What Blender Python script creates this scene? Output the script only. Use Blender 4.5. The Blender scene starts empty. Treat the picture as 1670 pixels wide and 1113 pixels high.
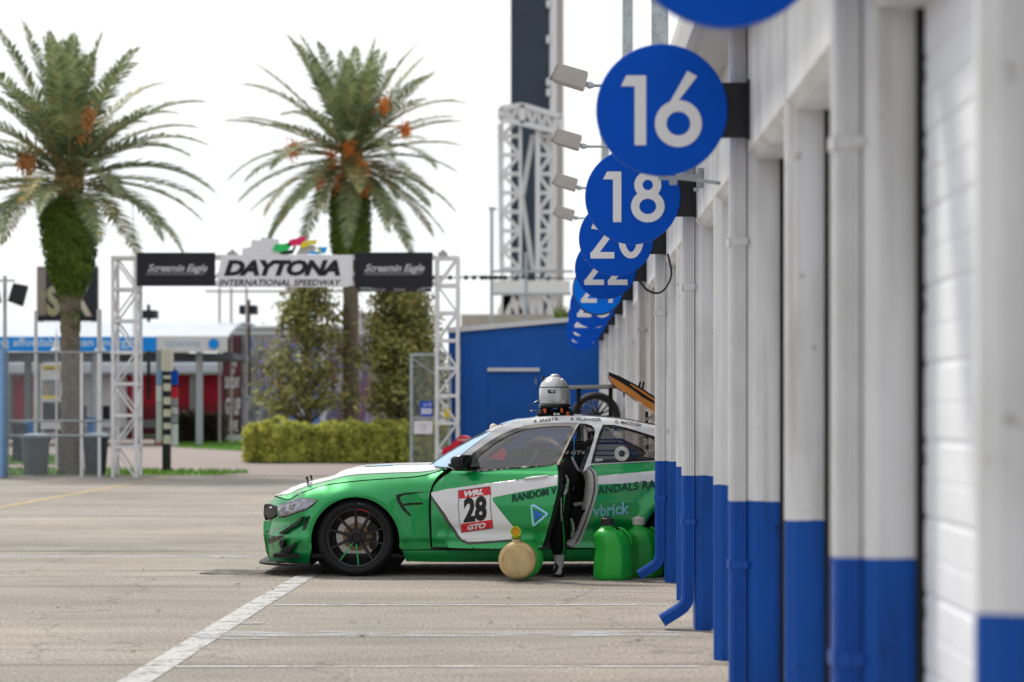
import bpy, bmesh, math, random
from mathutils import Vector, Matrix
from mathutils.geometry import delaunay_2d_cdt
R = math.radians
random.seed(7)
SC = bpy.context.scene
COL = SC.collection

# ---------------------------------------------------------------- camera, world, sun, exposure
F, VX, HY, EH = 3943.0, 907.0, 665.0, 1.44       # focal length (photo px), axis column, horizon row, eye height
cam_d = bpy.data.cameras.new('camera'); cam = bpy.data.objects.new('camera', cam_d); COL.objects.link(cam)
cam.location = (0, 0, EH); cam.rotation_euler = (R(90), 0, 0)
cam_d.lens = F * 36 / 1670; cam_d.sensor_width = 36
cam_d.shift_x = -(VX - 835) / 1670; cam_d.shift_y = (HY - 556.5) / 1670
cam_d.clip_start = .2; cam_d.clip_end = 3000
cam_d.dof.use_dof = True; cam_d.dof.focus_distance = 19.0; cam_d.dof.aperture_fstop = 2.2
SC.camera = cam
SC.view_settings.view_transform = 'Standard'; SC.view_settings.look = 'None'
SC.view_settings.exposure = 0.22; SC.view_settings.gamma = 1

W = bpy.data.worlds.new('World'); SC.world = W; W.use_nodes = True
nt = W.node_tree; nt.nodes.clear()
sky = nt.nodes.new('ShaderNodeTexSky'); sky.sky_type = 'NISHITA'; sky.sun_disc = False
SUN_EL, SUN_AZ = 52, -38            # sun high, behind and to the left of the view
sky.sun_elevation = R(SUN_EL); sky.sun_rotation = R(SUN_AZ)
bg = nt.nodes.new('ShaderNodeBackground'); bg.inputs[1].default_value = .093
out = nt.nodes.new('ShaderNodeOutputWorld')
tc = nt.nodes.new('ShaderNodeTexCoord'); mp = nt.nodes.new('ShaderNodeMapping'); mp.inputs['Scale'].default_value = (1, 1, 3)
nz = nt.nodes.new('ShaderNodeTexNoise'); nz.inputs['Scale'].default_value = 1.6; nz.inputs['Detail'].default_value = 6
cr = nt.nodes.new('ShaderNodeValToRGB'); cr.color_ramp.elements[0].position = .3; cr.color_ramp.elements[1].position = .62
cr.color_ramp.elements[0].color = (8.3, 9.3, 10.2, 1); cr.color_ramp.elements[1].color = (10.8, 10.7, 10.5, 1)
mx = nt.nodes.new('ShaderNodeMix'); mx.data_type = 'RGBA'; mx.inputs[0].default_value = .9
L = nt.links.new
L(tc.outputs['Generated'], mp.inputs[0]); L(mp.outputs[0], nz.inputs['Vector']); L(nz.outputs[0], cr.inputs[0])
L(sky.outputs[0], mx.inputs[6]); L(cr.outputs[0], mx.inputs[7]); L(mx.outputs[2], bg.inputs[0]); L(bg.outputs[0], out.inputs[0])

sl = bpy.data.lights.new('sun', 'SUN'); sl.energy = 2.9; sl.angle = R(8); sl.color = (1, .93, .82)
so = bpy.data.objects.new('sun', sl); COL.objects.link(so); so.location = (-20, 30, 40)
sdir = Vector((math.sin(R(SUN_AZ)) * math.cos(R(SUN_EL)), math.cos(R(SUN_AZ)) * math.cos(R(SUN_EL)), math.sin(R(SUN_EL))))
so.rotation_euler = sdir.to_track_quat('Z', 'Y').to_euler()

# ---------------------------------------------------------------- helpers
def P(px, py, Y):                      # a photo pixel at depth Y -> a point of the place
    return Vector(((px - VX) * Y / F, Y, EH + (HY - py) * Y / F))
def GY(py): return EH * F / (py - HY)  # depth of a ground point seen at row py
ORG = {}
def org(o): return ORG.get(o.name, Vector((0, 0, 0)))
def tag(o, label=None, cat=None, group=None, kind=None):
    if label: o['label'] = label
    if cat: o['category'] = cat
    if group: o['group'] = group
    if kind: o['kind'] = kind
    return o
def thing(name, label, cat, loc=(0, 0, 0), group=None, parent=None, rotz=0):
    o = bpy.data.objects.new(name, None); COL.objects.link(o)
    o.empty_display_size = .1
    o.location = loc; o.rotation_euler = (0, 0, rotz); ORG[o.name] = Vector(loc)
    return tag(o, label, cat, group)
def dup(root, loc, label=None, group=None):
    def cp(o, par):
        c = o.copy(); COL.objects.link(c)
        if par: c.parent = par
        for ch in list(o.children): cp(ch, c)
        return c
    r = cp(root, None); r.location = loc
    if label: r['label'] = label
    if group: r['group'] = group
    ORG[r.name] = Vector(loc)
    return r

class MB:
    def __init__(s): s.v = []; s.f = []; s.m = []
    def add(s, vs, fs, mi=0):
        n = len(s.v); s.v += [tuple(v) for v in vs]; s.f += [tuple(i + n for i in f) for f in fs]; s.m += [mi] * len(fs); return s
    def quad(s, a, b, c, d, mi=0): return s.add([a, b, c, d], [(0, 1, 2, 3)], mi)
    def box(s, x0, x1, y0, y1, z0, z1, mi=0):
        return s.add([(x0,y0,z0),(x1,y0,z0),(x1,y1,z0),(x0,y1,z0),(x0,y0,z1),(x1,y0,z1),(x1,y1,z1),(x0,y1,z1)],
                     [(0,3,2,1),(4,5,6,7),(0,1,5,4),(1,2,6,5),(2,3,7,6),(3,0,4,7)], mi)
    def prism(s, poly, f0, f1, mi=0):      # poly 2-D, f0/f1 map (a,b)->3-D for both ends
        n = len(poly); a = [f0(*p) for p in poly]; b = [f1(*p) for p in poly]
        return s.add(a + b, [tuple(range(n))[::-1], tuple(range(n, 2*n))] + [(i, (i+1) % n, n+(i+1) % n, n+i) for i in range(n)], mi)
    def tube(s, pts, r, n=8, mi=0, cap=True, sq=1.0):
        pts = [Vector(p) for p in pts]; rs = r if isinstance(r, (list, tuple)) else [r] * len(pts)
        rings = []; up = None
        for i, p in enumerate(pts):
            t = (pts[min(i+1, len(pts)-1)] - pts[max(i-1, 0)]).normalized()
            if up is None: up = Vector((0, 0, 1)) if abs(t.z) < .9 else Vector((0, 1, 0))
            x = t.cross(up)
            if x.length < 1e-4: x = t.cross(Vector((1, 0, 0)))
            x.normalize(); y = x.cross(t).normalized(); up = y
            rings.append([p + (x * math.cos(2*math.pi*k/n) + y * sq * math.sin(2*math.pi*k/n)) * rs[i] for k in range(n)])
        vs = [v for g in rings for v in g]; fs = []
        for i in range(len(pts) - 1):
            for k in range(n): fs.append((i*n+k, i*n+(k+1) % n, (i+1)*n+(k+1) % n, (i+1)*n+k))
        if cap: fs += [tuple(range(n))[::-1], tuple((len(pts)-1)*n + k for k in range(n))]
        return s.add(vs, fs, mi)
    def bar(s, a, b, w, h=None, mi=0):     # rectangular bar
        a, b = Vector(a), Vector(b); h = h or w; t = (b - a).normalized()
        up = Vector((0, 1, 0)) if abs(t.y) < .9 else Vector((0, 0, 1))
        x = t.cross(up).normalized() * w / 2; y = x.cross(t).normalized() * h / 2
        vs = [p + i * x + j * y for p in (a, b) for i, j in ((-1,-1),(1,-1),(1,1),(-1,1))]
        return s.add(vs, [(0,1,2,3),(7,6,5,4),(0,4,5,1),(1,5,6,2),(2,6,7,3),(3,7,4,0)], mi)
    def lathe(s, prof, c=(0,0,0), ax='z', n=24, mi=0, a0=0, a1=360, sx=1, sy=1):   # prof: (radius, height)
        c = Vector(c); full = abs(a1 - a0) >= 360; m = n if full else n + 1; vs = []
        for r, h in prof:
            for k in range(m):
                a = R(a0 + (a1 - a0) * k / n); u, w = r * math.cos(a) * sx, r * math.sin(a) * sy
                vs.append(c + (Vector((u, w, h)) if ax == 'z' else Vector((u, h, w)) if ax == 'y' else Vector((h, u, w))))
        fs = []
        for i in range(len(prof) - 1):
            for k in range(n):
                k2 = (k + 1) % m; fs.append((i*m+k, i*m+k2, (i+1)*m+k2, (i+1)*m+k))
        return s.add(vs, fs, mi)
    def grid(s, rows, mi=0, closed=False):
        n = len(rows[0]); vs = [v for r in rows for v in r]; fs = []
        for i in range(len(rows) - 1):
            for k in range(n if closed else n - 1):
                k2 = (k + 1) % n; fs.append((i*n+k, i*n+k2, (i+1)*n+k2, (i+1)*n+k))
        return s.add(vs, fs, mi)
    def ellip(s, c, r, n=16, m=10, mi=0):
        prof = [(max(1e-4, math.sin(math.pi*i/m)), -math.cos(math.pi*i/m)) for i in range(m+1)]
        c = Vector(c); rows = []
        for q, h in prof: rows.append([c + Vector((q*math.cos(2*math.pi*k/n)*r[0], q*math.sin(2*math.pi*k/n)*r[1], h*r[2])) for k in range(n)])
        return s.grid(rows, mi, True)
    def xf(s, M):
        s.v = [tuple(M @ Vector(v)) for v in s.v]; return s
    def build(s, name, mats, parent=None, smooth=None, local=False, bevel=0, solid=0, subsurf=0, recalc=True):
        me = bpy.data.meshes.new(name)
        o_ = org(parent) if (parent and not local) else Vector((0, 0, 0))
        me.from_pydata([(v[0]-o_[0], v[1]-o_[1], v[2]-o_[2]) for v in s.v], [], s.f)
        mats = mats if isinstance(mats, (list, tuple)) else [mats]
        for m in mats: me.materials.append(m)
        me.polygons.foreach_set('material_index', s.m)
        if recalc:
            b = bmesh.new(); b.from_mesh(me); bmesh.ops.recalc_face_normals(b, faces=b.faces); b.to_mesh(me); b.free()
        if smooth is not None:
            me.polygons.foreach_set('use_smooth', [True] * len(me.polygons))
            if smooth < 180: me.set_sharp_from_angle(angle=R(smooth))
        me.update()
        o = bpy.data.objects.new(name, me); COL.objects.link(o)
        if parent: o.parent = parent; ORG[o.name] = org(parent) if not local else Vector((0,0,0))
        if bevel:
            md = o.modifiers.new('bevel', 'BEVEL'); md.width = bevel; md.segments = 2; md.limit_method = 'ANGLE'; md.angle_limit = R(35)
            me.polygons.foreach_set('use_smooth', [True] * len(me.polygons)); me.set_sharp_from_angle(angle=R(smooth or 50))
        if solid:
            md = o.modifiers.new('solid', 'SOLIDIFY'); md.thickness = solid; md.offset = -1
            es = o.modifiers.new('split', 'EDGE_SPLIT'); es.split_angle = R(50)
        if subsurf:
            md = o.modifiers.new('sub', 'SUBSURF'); md.levels = subsurf; md.render_levels = subsurf
        return o

def spl(pts, n=6):                        # open Catmull-Rom through pts
    if len(pts) < 3: return list(pts)
    q = [tuple(2*a-b for a, b in zip(pts[0], pts[1]))] + list(pts) + [tuple(2*a-b for a, b in zip(pts[-1], pts[-2]))]
    r = []
    for i in range(1, len(q) - 2):
        for k in range(n):
            t = k / n
            r.append(tuple(.5*((2*b)+(-a+c)*t+(2*a-5*b+4*c-d)*t*t+(-a+3*b-3*c+d)*t**3) for a, b, c, d in zip(q[i-1], q[i], q[i+1], q[i+2])))
    r.append(tuple(pts[-1])); return r
def inside(p, poly):
    x, y = p; c = False; j = len(poly) - 1
    for i in range(len(poly)):
        xi, yi = poly[i]; xj, yj = poly[j]
        if (yi > y) != (yj > y) and x < (xj-xi)*(y-yi)/(yj-yi)+xi: c = not c
        j = i
    return c
def cdt(poly, holes=(), step=.03):
    rings = []
    for ring in [poly] + list(holes):
        o = []
        for i, a in enumerate(ring):
            b = ring[(i+1) % len(ring)]; d = math.hypot(b[0]-a[0], b[1]-a[1]); k = max(1, int(d/step))
            if d < 1e-6: continue
            for j in range(k): o.append((a[0]+(b[0]-a[0])*j/k, a[1]+(b[1]-a[1])*j/k))
        rings.append(o)
    pts = [p for r in rings for p in r]; ed = []; n = 0
    for r in rings: ed += [(n+i, n+(i+1) % len(r)) for i in range(len(r))]; n += len(r)
    x0, x1 = min(p[0] for p in rings[0]), max(p[0] for p in rings[0]); y0, y1 = min(p[1] for p in rings[0]), max(p[1] for p in rings[0])
    bd = {}
    for p in pts: bd.setdefault((int(p[0]//step), int(p[1]//step)), []).append(p)
    ok = lambda p: inside(p, rings[0]) and not any(inside(p, h) for h in rings[1:])
    i = 0
    yy = y0 + step/2
    while yy < y1:
        xx = x0 + step * (.5 if i % 2 else .98)
        while xx < x1:
            cx, cy = int(xx//step), int(yy//step)
            if ok((xx, yy)) and all((q[0]-xx)**2+(q[1]-yy)**2 > (.45*step)**2 for a in (-1,0,1) for b in (-1,0,1) for q in bd.get((cx+a, cy+b), ())): pts.append((xx, yy))
            xx += step
        yy += step * .87; i += 1
    r = delaunay_2d_cdt([Vector(p) for p in pts], ed, [], 0, 1e-6)
    vs = [(v.x, v.y) for v in r[0]]
    return vs, [f for f in r[2] if ok((sum(vs[k][0] for k in f)/3, sum(vs[k][1] for k in f)/3))]

# ---------------------------------------------------------------- materials
def M(name, col, rough=.5, metal=0, var=0, vscale=8, bump=0, bscale=40, coat=0, spec=.25, stretch=(1,1,1), col2=None, emit=0):
    m = bpy.data.materials.new(name); m.use_nodes = True; t = m.node_tree; b = t.nodes['Principled BSDF']
    b.inputs['Base Color'].default_value = (*col, 1); b.inputs['Roughness'].default_value = rough; b.inputs['Metallic'].default_value = metal
    b.inputs['Specular IOR Level'].default_value = spec; b.inputs['Coat Weight'].default_value = coat; b.inputs['Coat Roughness'].default_value = .04
    if emit: b.inputs['Emission Color'].default_value = (*col, 1); b.inputs['Emission Strength'].default_value = emit
    if var or bump or col2:
        c = t.nodes.new('ShaderNodeTexCoord'); mp = t.nodes.new('ShaderNodeMapping'); mp.inputs['Scale'].default_value = stretch
        t.links.new(c.outputs['Object'], mp.inputs[0])
    if var or col2:
        n = t.nodes.new('ShaderNodeTexNoise'); n.inputs['Scale'].default_value = vscale; n.inputs['Detail'].default_value = 6; n.inputs['Roughness'].default_value = .62
        t.links.new(mp.outputs[0], n.inputs['Vector'])
        r = t.nodes.new('ShaderNodeValToRGB'); r.color_ramp.elements[0].position = .32; r.color_ramp.elements[1].position = .68
        c2 = col2 or tuple(x*(1+var) for x in col); c1 = col if col2 else tuple(x*(1-var) for x in col)
        r.color_ramp.elements[0].color = (*c1, 1); r.color_ramp.elements[1].color = (*c2, 1)
        t.links.new(n.outputs[0], r.inputs[0]); t.links.new(r.outputs[0], b.inputs['Base Color'])
    if bump:
        n2 = t.nodes.new('ShaderNodeTexNoise'); n2.inputs['Scale'].default_value = bscale; n2.inputs['Detail'].default_value = 4
        t.links.new(mp.outputs[0], n2.inputs['Vector'])
        bp = t.nodes.new('ShaderNodeBump'); bp.inputs['Strength'].default_value = bump; bp.inputs['Distance'].default_value = .01
        t.links.new(n2.outputs[0], bp.inputs['Height']); t.links.new(bp.outputs[0], b.inputs['Normal'])
    return m
def node(t, kind, **kw):
    n = t.nodes.new(kind)
    for k, v in kw.items(): setattr(n, k, v)
    return n
def math_n(t, op, a, b=None):
    n = t.nodes.new('ShaderNodeMath'); n.operation = op
    for i, x in enumerate((a, b)):
        if x is None: continue
        if isinstance(x, (int, float)): n.inputs[i].default_value = x
        else: t.links.new(x, n.inputs[i])
    return n.outputs[0]
def wall_mat():                           # white stucco over a blue painted base, glossy, stained
    m = M('painted wall', (.55, .545, .55), .45, spec=.24); t = m.node_tree; b = t.nodes['Principled BSDF']
    g = node(t, 'ShaderNodeNewGeometry'); sx = node(t, 'ShaderNodeSeparateXYZ'); t.links.new(g.outputs['Position'], sx.inputs[0])
    n = node(t, 'ShaderNodeTexNoise'); n.inputs['Scale'].default_value = 2.2; n.inputs['Detail'].default_value = 8
    mp = node(t, 'ShaderNodeMapping'); mp.inputs['Scale'].default_value = (1.5, 1.5, .6); t.links.new(g.outputs['Position'], mp.inputs[0]); t.links.new(mp.outputs[0], n.inputs['Vector'])
    cr = node(t, 'ShaderNodeValToRGB'); cr.color_ramp.elements[0].position = .28; cr.color_ramp.elements[1].position = .55
    cr.color_ramp.elements[0].color = (.55, .545, .54, 1); cr.color_ramp.elements[1].color = (.72, .725, .74, 1); t.links.new(n.outputs[0], cr.inputs[0])
    cb = node(t, 'ShaderNodeValToRGB'); cb.color_ramp.elements[0].color = (.0, .050, .27, 1); cb.color_ramp.elements[1].color = (.0, .082, .42, 1); t.links.new(n.outputs[0], cb.inputs[0])
    w = node(t, 'ShaderNodeTexNoise'); w.inputs['Scale'].default_value = 9; t.links.new(g.outputs['Position'], w.inputs['Vector'])
    zz = math_n(t, 'ADD', sx.outputs[2], math_n(t, 'MULTIPLY', math_n(t, 'SUBTRACT', w.outputs[0], .5), .022))
    st = math_n(t, 'GREATER_THAN', zz, 1.0)
    mx = node(t, 'ShaderNodeMix', data_type='RGBA'); t.links.new(st, mx.inputs[0]); t.links.new(cb.outputs[0], mx.inputs[6]); t.links.new(cr.outputs[0], mx.inputs[7])
    m6 = node(t, 'ShaderNodeMapping'); m6.inputs['Scale'].default_value = (9, 9, .5); t.links.new(g.outputs['Position'], m6.inputs[0])
    n6 = node(t, 'ShaderNodeTexNoise'); n6.inputs['Scale'].default_value = 1.4; n6.inputs['Detail'].default_value = 7; t.links.new(m6.outputs[0], n6.inputs['Vector'])
    r6 = node(t, 'ShaderNodeValToRGB'); r6.color_ramp.elements[0].position = .30; r6.color_ramp.elements[1].position = .46; r6.color_ramp.elements[0].color = (.72, .69, .66, 1); t.links.new(n6.outputs[0], r6.inputs[0])
    x6 = node(t, 'ShaderNodeMix', data_type='RGBA', blend_type='MULTIPLY'); x6.inputs[0].default_value = .8; t.links.new(mx.outputs[2], x6.inputs[6]); t.links.new(r6.outputs[0], x6.inputs[7])
    n7 = node(t, 'ShaderNodeTexNoise'); n7.inputs['Scale'].default_value = 14; n7.inputs['Detail'].default_value = 5; t.links.new(g.outputs['Position'], n7.inputs['Vector'])
    r7 = node(t, 'ShaderNodeValToRGB'); r7.color_ramp.elements[0].position = .26; r7.color_ramp.elements[1].position = .33; r7.color_ramp.elements[0].color = (.55, .53, .5, 1); t.links.new(n7.outputs[0], r7.inputs[0])
    x7 = node(t, 'ShaderNodeMix', data_type='RGBA', blend_type='MULTIPLY'); x7.inputs[0].default_value = .8; t.links.new(x6.outputs[2], x7.inputs[6]); t.links.new(r7.outputs[0], x7.inputs[7])
    t.links.new(x7.outputs[2], b.inputs['Base Color'])
    n2 = node(t, 'ShaderNodeTexNoise'); n2.inputs['Scale'].default_value = 60; n2.inputs['Detail'].default_value = 5; t.links.new(g.outputs['Position'], n2.inputs['Vector'])
    bp = node(t, 'ShaderNodeBump'); bp.inputs['Strength'].default_value = .35; bp.inputs['Distance'].default_value = .006
    t.links.new(n2.outputs[0], bp.inputs['Height']); t.links.new(bp.outputs[0], b.inputs['Normal'])
    return m
def spout_mat():
    m = M('spout paint', (.6, .6, .61), .4, spec=.35); t = m.node_tree; b = t.nodes['Principled BSDF']
    g = node(t, 'ShaderNodeNewGeometry'); sx = node(t, 'ShaderNodeSeparateXYZ'); t.links.new(g.outputs['Position'], sx.inputs[0])
    n = node(t, 'ShaderNodeTexNoise'); n.inputs['Scale'].default_value = 5; t.links.new(g.outputs['Position'], n.inputs['Vector'])
    cr = node(t, 'ShaderNodeValToRGB'); cr.color_ramp.elements[0].color = (.55, .545, .54, 1); cr.color_ramp.elements[1].color = (.72, .725, .74, 1); t.links.new(n.outputs[0], cr.inputs[0])
    cb = node(t, 'ShaderNodeValToRGB'); cb.color_ramp.elements[0].color = (.0, .05, .30, 1); cb.color_ramp.elements[1].color = (.0, .08, .41, 1); t.links.new(n.outputs[0], cb.inputs[0])
    st = math_n(t, 'GREATER_THAN', sx.outputs[2], 1.0)
    mx = node(t, 'ShaderNodeMix', data_type='RGBA'); t.links.new(st, mx.inputs[0]); t.links.new(cb.outputs[0], mx.inputs[6]); t.links.new(cr.outputs[0], mx.inputs[7])
    t.links.new(mx.outputs[2], b.inputs['Base Color']); return m
def asphalt_mat():
    m = M('asphalt', (.36, .32, .28), .85, spec=.3); t = m.node_tree; b = t.nodes['Principled BSDF']
    g = node(t, 'ShaderNodeNewGeometry')
    def noise(scale, st, det=6, ro=.6):
        mp = node(t, 'ShaderNodeMapping'); mp.inputs['Scale'].default_value = st; t.links.new(g.outputs['Position'], mp.inputs[0])
        n = node(t, 'ShaderNodeTexNoise'); n.inputs['Scale'].default_value = scale; n.inputs['Detail'].default_value = det; n.inputs['Roughness'].default_value = ro
        t.links.new(mp.outputs[0], n.inputs['Vector']); return n.outputs[0]
    def ramp(x, p0, c0, p1, c1):
        r = node(t, 'ShaderNodeValToRGB'); r.color_ramp.elements[0].position = p0; r.color_ramp.elements[1].position = p1
        r.color_ramp.elements[0].color = (*c0, 1); r.color_ramp.elements[1].color = (*c1, 1); t.links.new(x, r.inputs[0]); return r.outputs[0]
    def mul(a, bb, f=1.0):
        x = node(t, 'ShaderNodeMix', data_type='RGBA', blend_type='MULTIPLY'); x.inputs[0].default_value = f
        t.links.new(a, x.inputs[6]); t.links.new(bb, x.inputs[7]); return x.outputs[2]
    base = ramp(noise(.18, (1, 1, 1), 8), .35, (.285, .26, .235), .68, (.415, .37, .325))
    base = mul(base, ramp(noise(1.0, (.4, 1.3, 1), 9, .7), .30, (.76, .75, .74), .60, (1.06, 1.06, 1.06)))     # streaks across the view
    base = mul(base, ramp(noise(2.0, (.06, 1.6, 1), 5, .6), .32, (.42, .41, .42), .42, (1, 1, 1)), .8)          # dark tyre and seal lines
    base = mul(base, ramp(noise(3.2, (.10, 2.6, 1), 3, .6), .70, (1, 1, 1), .80, (1.22, 1.25, 1.3)), .8)        # pale scuffs
    base = mul(base, ramp(noise(45, (1, 1, 1), 3, .7), .38, (.50, .49, .48), .66, (1.30, 1.30, 1.30)))           # aggregate
    v = node(t, 'ShaderNodeTexVoronoi', feature='DISTANCE_TO_EDGE'); v.inputs['Scale'].default_value = .33
    va = node(t, 'ShaderNodeVectorMath', operation='ADD'); n5 = node(t, 'ShaderNodeTexNoise'); n5.inputs['Scale'].default_value = 1.7; n5.inputs['Detail'].default_value = 8; t.links.new(g.outputs['Position'], n5.inputs['Vector'])
    t.links.new(g.outputs['Position'], va.inputs[0]); t.links.new(n5.outputs[1], va.inputs[1]); t.links.new(va.outputs[0], v.inputs['Vector'])
    base = mul(base, ramp(v.outputs['Distance'], .002, (.45, .43, .41), .008, (1, 1, 1)), .55)                  # cracks
    base = mul(base, ramp(noise(.9, (1, 1, 1), 4, .5), .64, (1, 1, 1), .76, (.70, .69, .68)), .8)                # oil patches
    t.links.new(base, b.inputs['Base Color'])
    bp = node(t, 'ShaderNodeBump'); bp.inputs['Strength'].default_value = .9; bp.inputs['Distance'].default_value = .008
    t.links.new(noise(70, (1, 1, 1), 3, .7), bp.inputs['Height']); t.links.new(bp.outputs[0], b.inputs['Normal'])
    return m
def paint_line_mat(name, col, wear=.5, asph=(.34, .31, .28), sc=(1, 1, 1)):
    m = M(name, col, .7, spec=.3); t = m.node_tree; b = t.nodes['Principled BSDF']; g = node(t, 'ShaderNodeNewGeometry')
    mp = node(t, 'ShaderNodeMapping'); mp.inputs['Scale'].default_value = sc; t.links.new(g.outputs['Position'], mp.inputs[0])
    n = node(t, 'ShaderNodeTexNoise'); n.inputs['Scale'].default_value = 6; n.inputs['Detail'].default_value = 10; n.inputs['Roughness'].default_value = .75
    t.links.new(mp.outputs[0], n.inputs['Vector'])
    r = node(t, 'ShaderNodeValToRGB'); r.color_ramp.elements[0].position = wear - .09; r.color_ramp.elements[1].position = wear + .09; t.links.new(n.outputs[0], r.inputs[0])
    mt = node(t, 'ShaderNodeBsdfTransparent'); mi = node(t, 'ShaderNodeMixShader'); o = t.nodes['Material Output']
    t.links.new(r.outputs[0], mi.inputs[0]); t.links.new(mt.outputs[0], mi.inputs[1]); t.links.new(b.outputs[0], mi.inputs[2]); t.links.new(mi.outputs[0], o.inputs[0])
    n3 = node(t, 'ShaderNodeTexNoise'); n3.inputs['Scale'].default_value = 30; t.links.new(g.outputs['Position'], n3.inputs['Vector'])
    r3 = node(t, 'ShaderNodeValToRGB'); r3.color_ramp.elements[0].position = .3; r3.color_ramp.elements[1].position = .6
    r3.color_ramp.elements[0].color = (*[x*.75 for x in col], 1); r3.color_ramp.elements[1].color = (*col, 1)
    t.links.new(n3.outputs[0], r3.inputs[0]); t.links.new(r3.outputs[0], b.inputs['Base Color'])
    return m
def glass_mat(name, tint=(.6, .63, .65), refl=.12, rough=.02, gc=(1, 1, 1)):
    m = bpy.data.materials.new(name); m.use_nodes = True; t = m.node_tree; t.nodes.remove(t.nodes['Principled BSDF'])
    tr = node(t, 'ShaderNodeBsdfTransparent'); tr.inputs[0].default_value = (*tint, 1)
    gl = node(t, 'ShaderNodeBsdfGlossy'); gl.inputs['Roughness'].default_value = rough; gl.inputs[0].default_value = (*gc, 1)
    fr = node(t, 'ShaderNodeFresnel'); fr.inputs[0].default_value = 1.5
    f = math_n(t, 'ADD', math_n(t, 'MULTIPLY', fr.outputs[0], 1.2), refl - .04)
    mi = node(t, 'ShaderNodeMixShader'); t.links.new(f, mi.inputs[0]); t.links.new(tr.outputs[0], mi.inputs[1]); t.links.new(gl.outputs[0], mi.inputs[2])
    t.links.new(mi.outputs[0], t.nodes['Material Output'].inputs[0]); return m
def leaf_mat(name, c1, c2, c3=None, scale=2.0, trans=.25):
    m = M(name, c1, .55, spec=.3); t = m.node_tree; b = t.nodes['Principled BSDF']
    g = node(t, 'ShaderNodeNewGeometry')
    n = node(t, 'ShaderNodeTexNoise'); n.inputs['Scale'].default_value = scale; n.inputs['Detail'].default_value = 3; t.links.new(g.outputs['Position'], n.inputs['Vector'])
    f = math_n(t, 'ADD', math_n(t, 'MULTIPLY', n.outputs[0], .75), math_n(t, 'MULTIPLY', g.outputs['Random Per Island'], .35))
    r = node(t, 'ShaderNodeValToRGB'); r.color_ramp.elements[0].position = .33; r.color_ramp.elements[1].position = .75
    r.color_ramp.elements[0].color = (*c1, 1); r.color_ramp.elements[1].color = (*c2, 1)
    if c3: e = r.color_ramp.elements.new(.84); e.color = (*c3, 1)
    t.links.new(f, r.inputs[0]); t.links.new(r.outputs[0], b.inputs['Base Color'])
    if trans:
        tl = node(t, 'ShaderNodeBsdfTranslucent'); t.links.new(r.outputs[0], tl.inputs[0]); mi = node(t, 'ShaderNodeMixShader'); mi.inputs[0].default_value = trans
        o = t.nodes['Material Output']; t.links.new(b.outputs[0], mi.inputs[1]); t.links.new(tl.outputs[0], mi.inputs[2]); t.links.new(mi.outputs[0], o.inputs[0])
    return m

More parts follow.
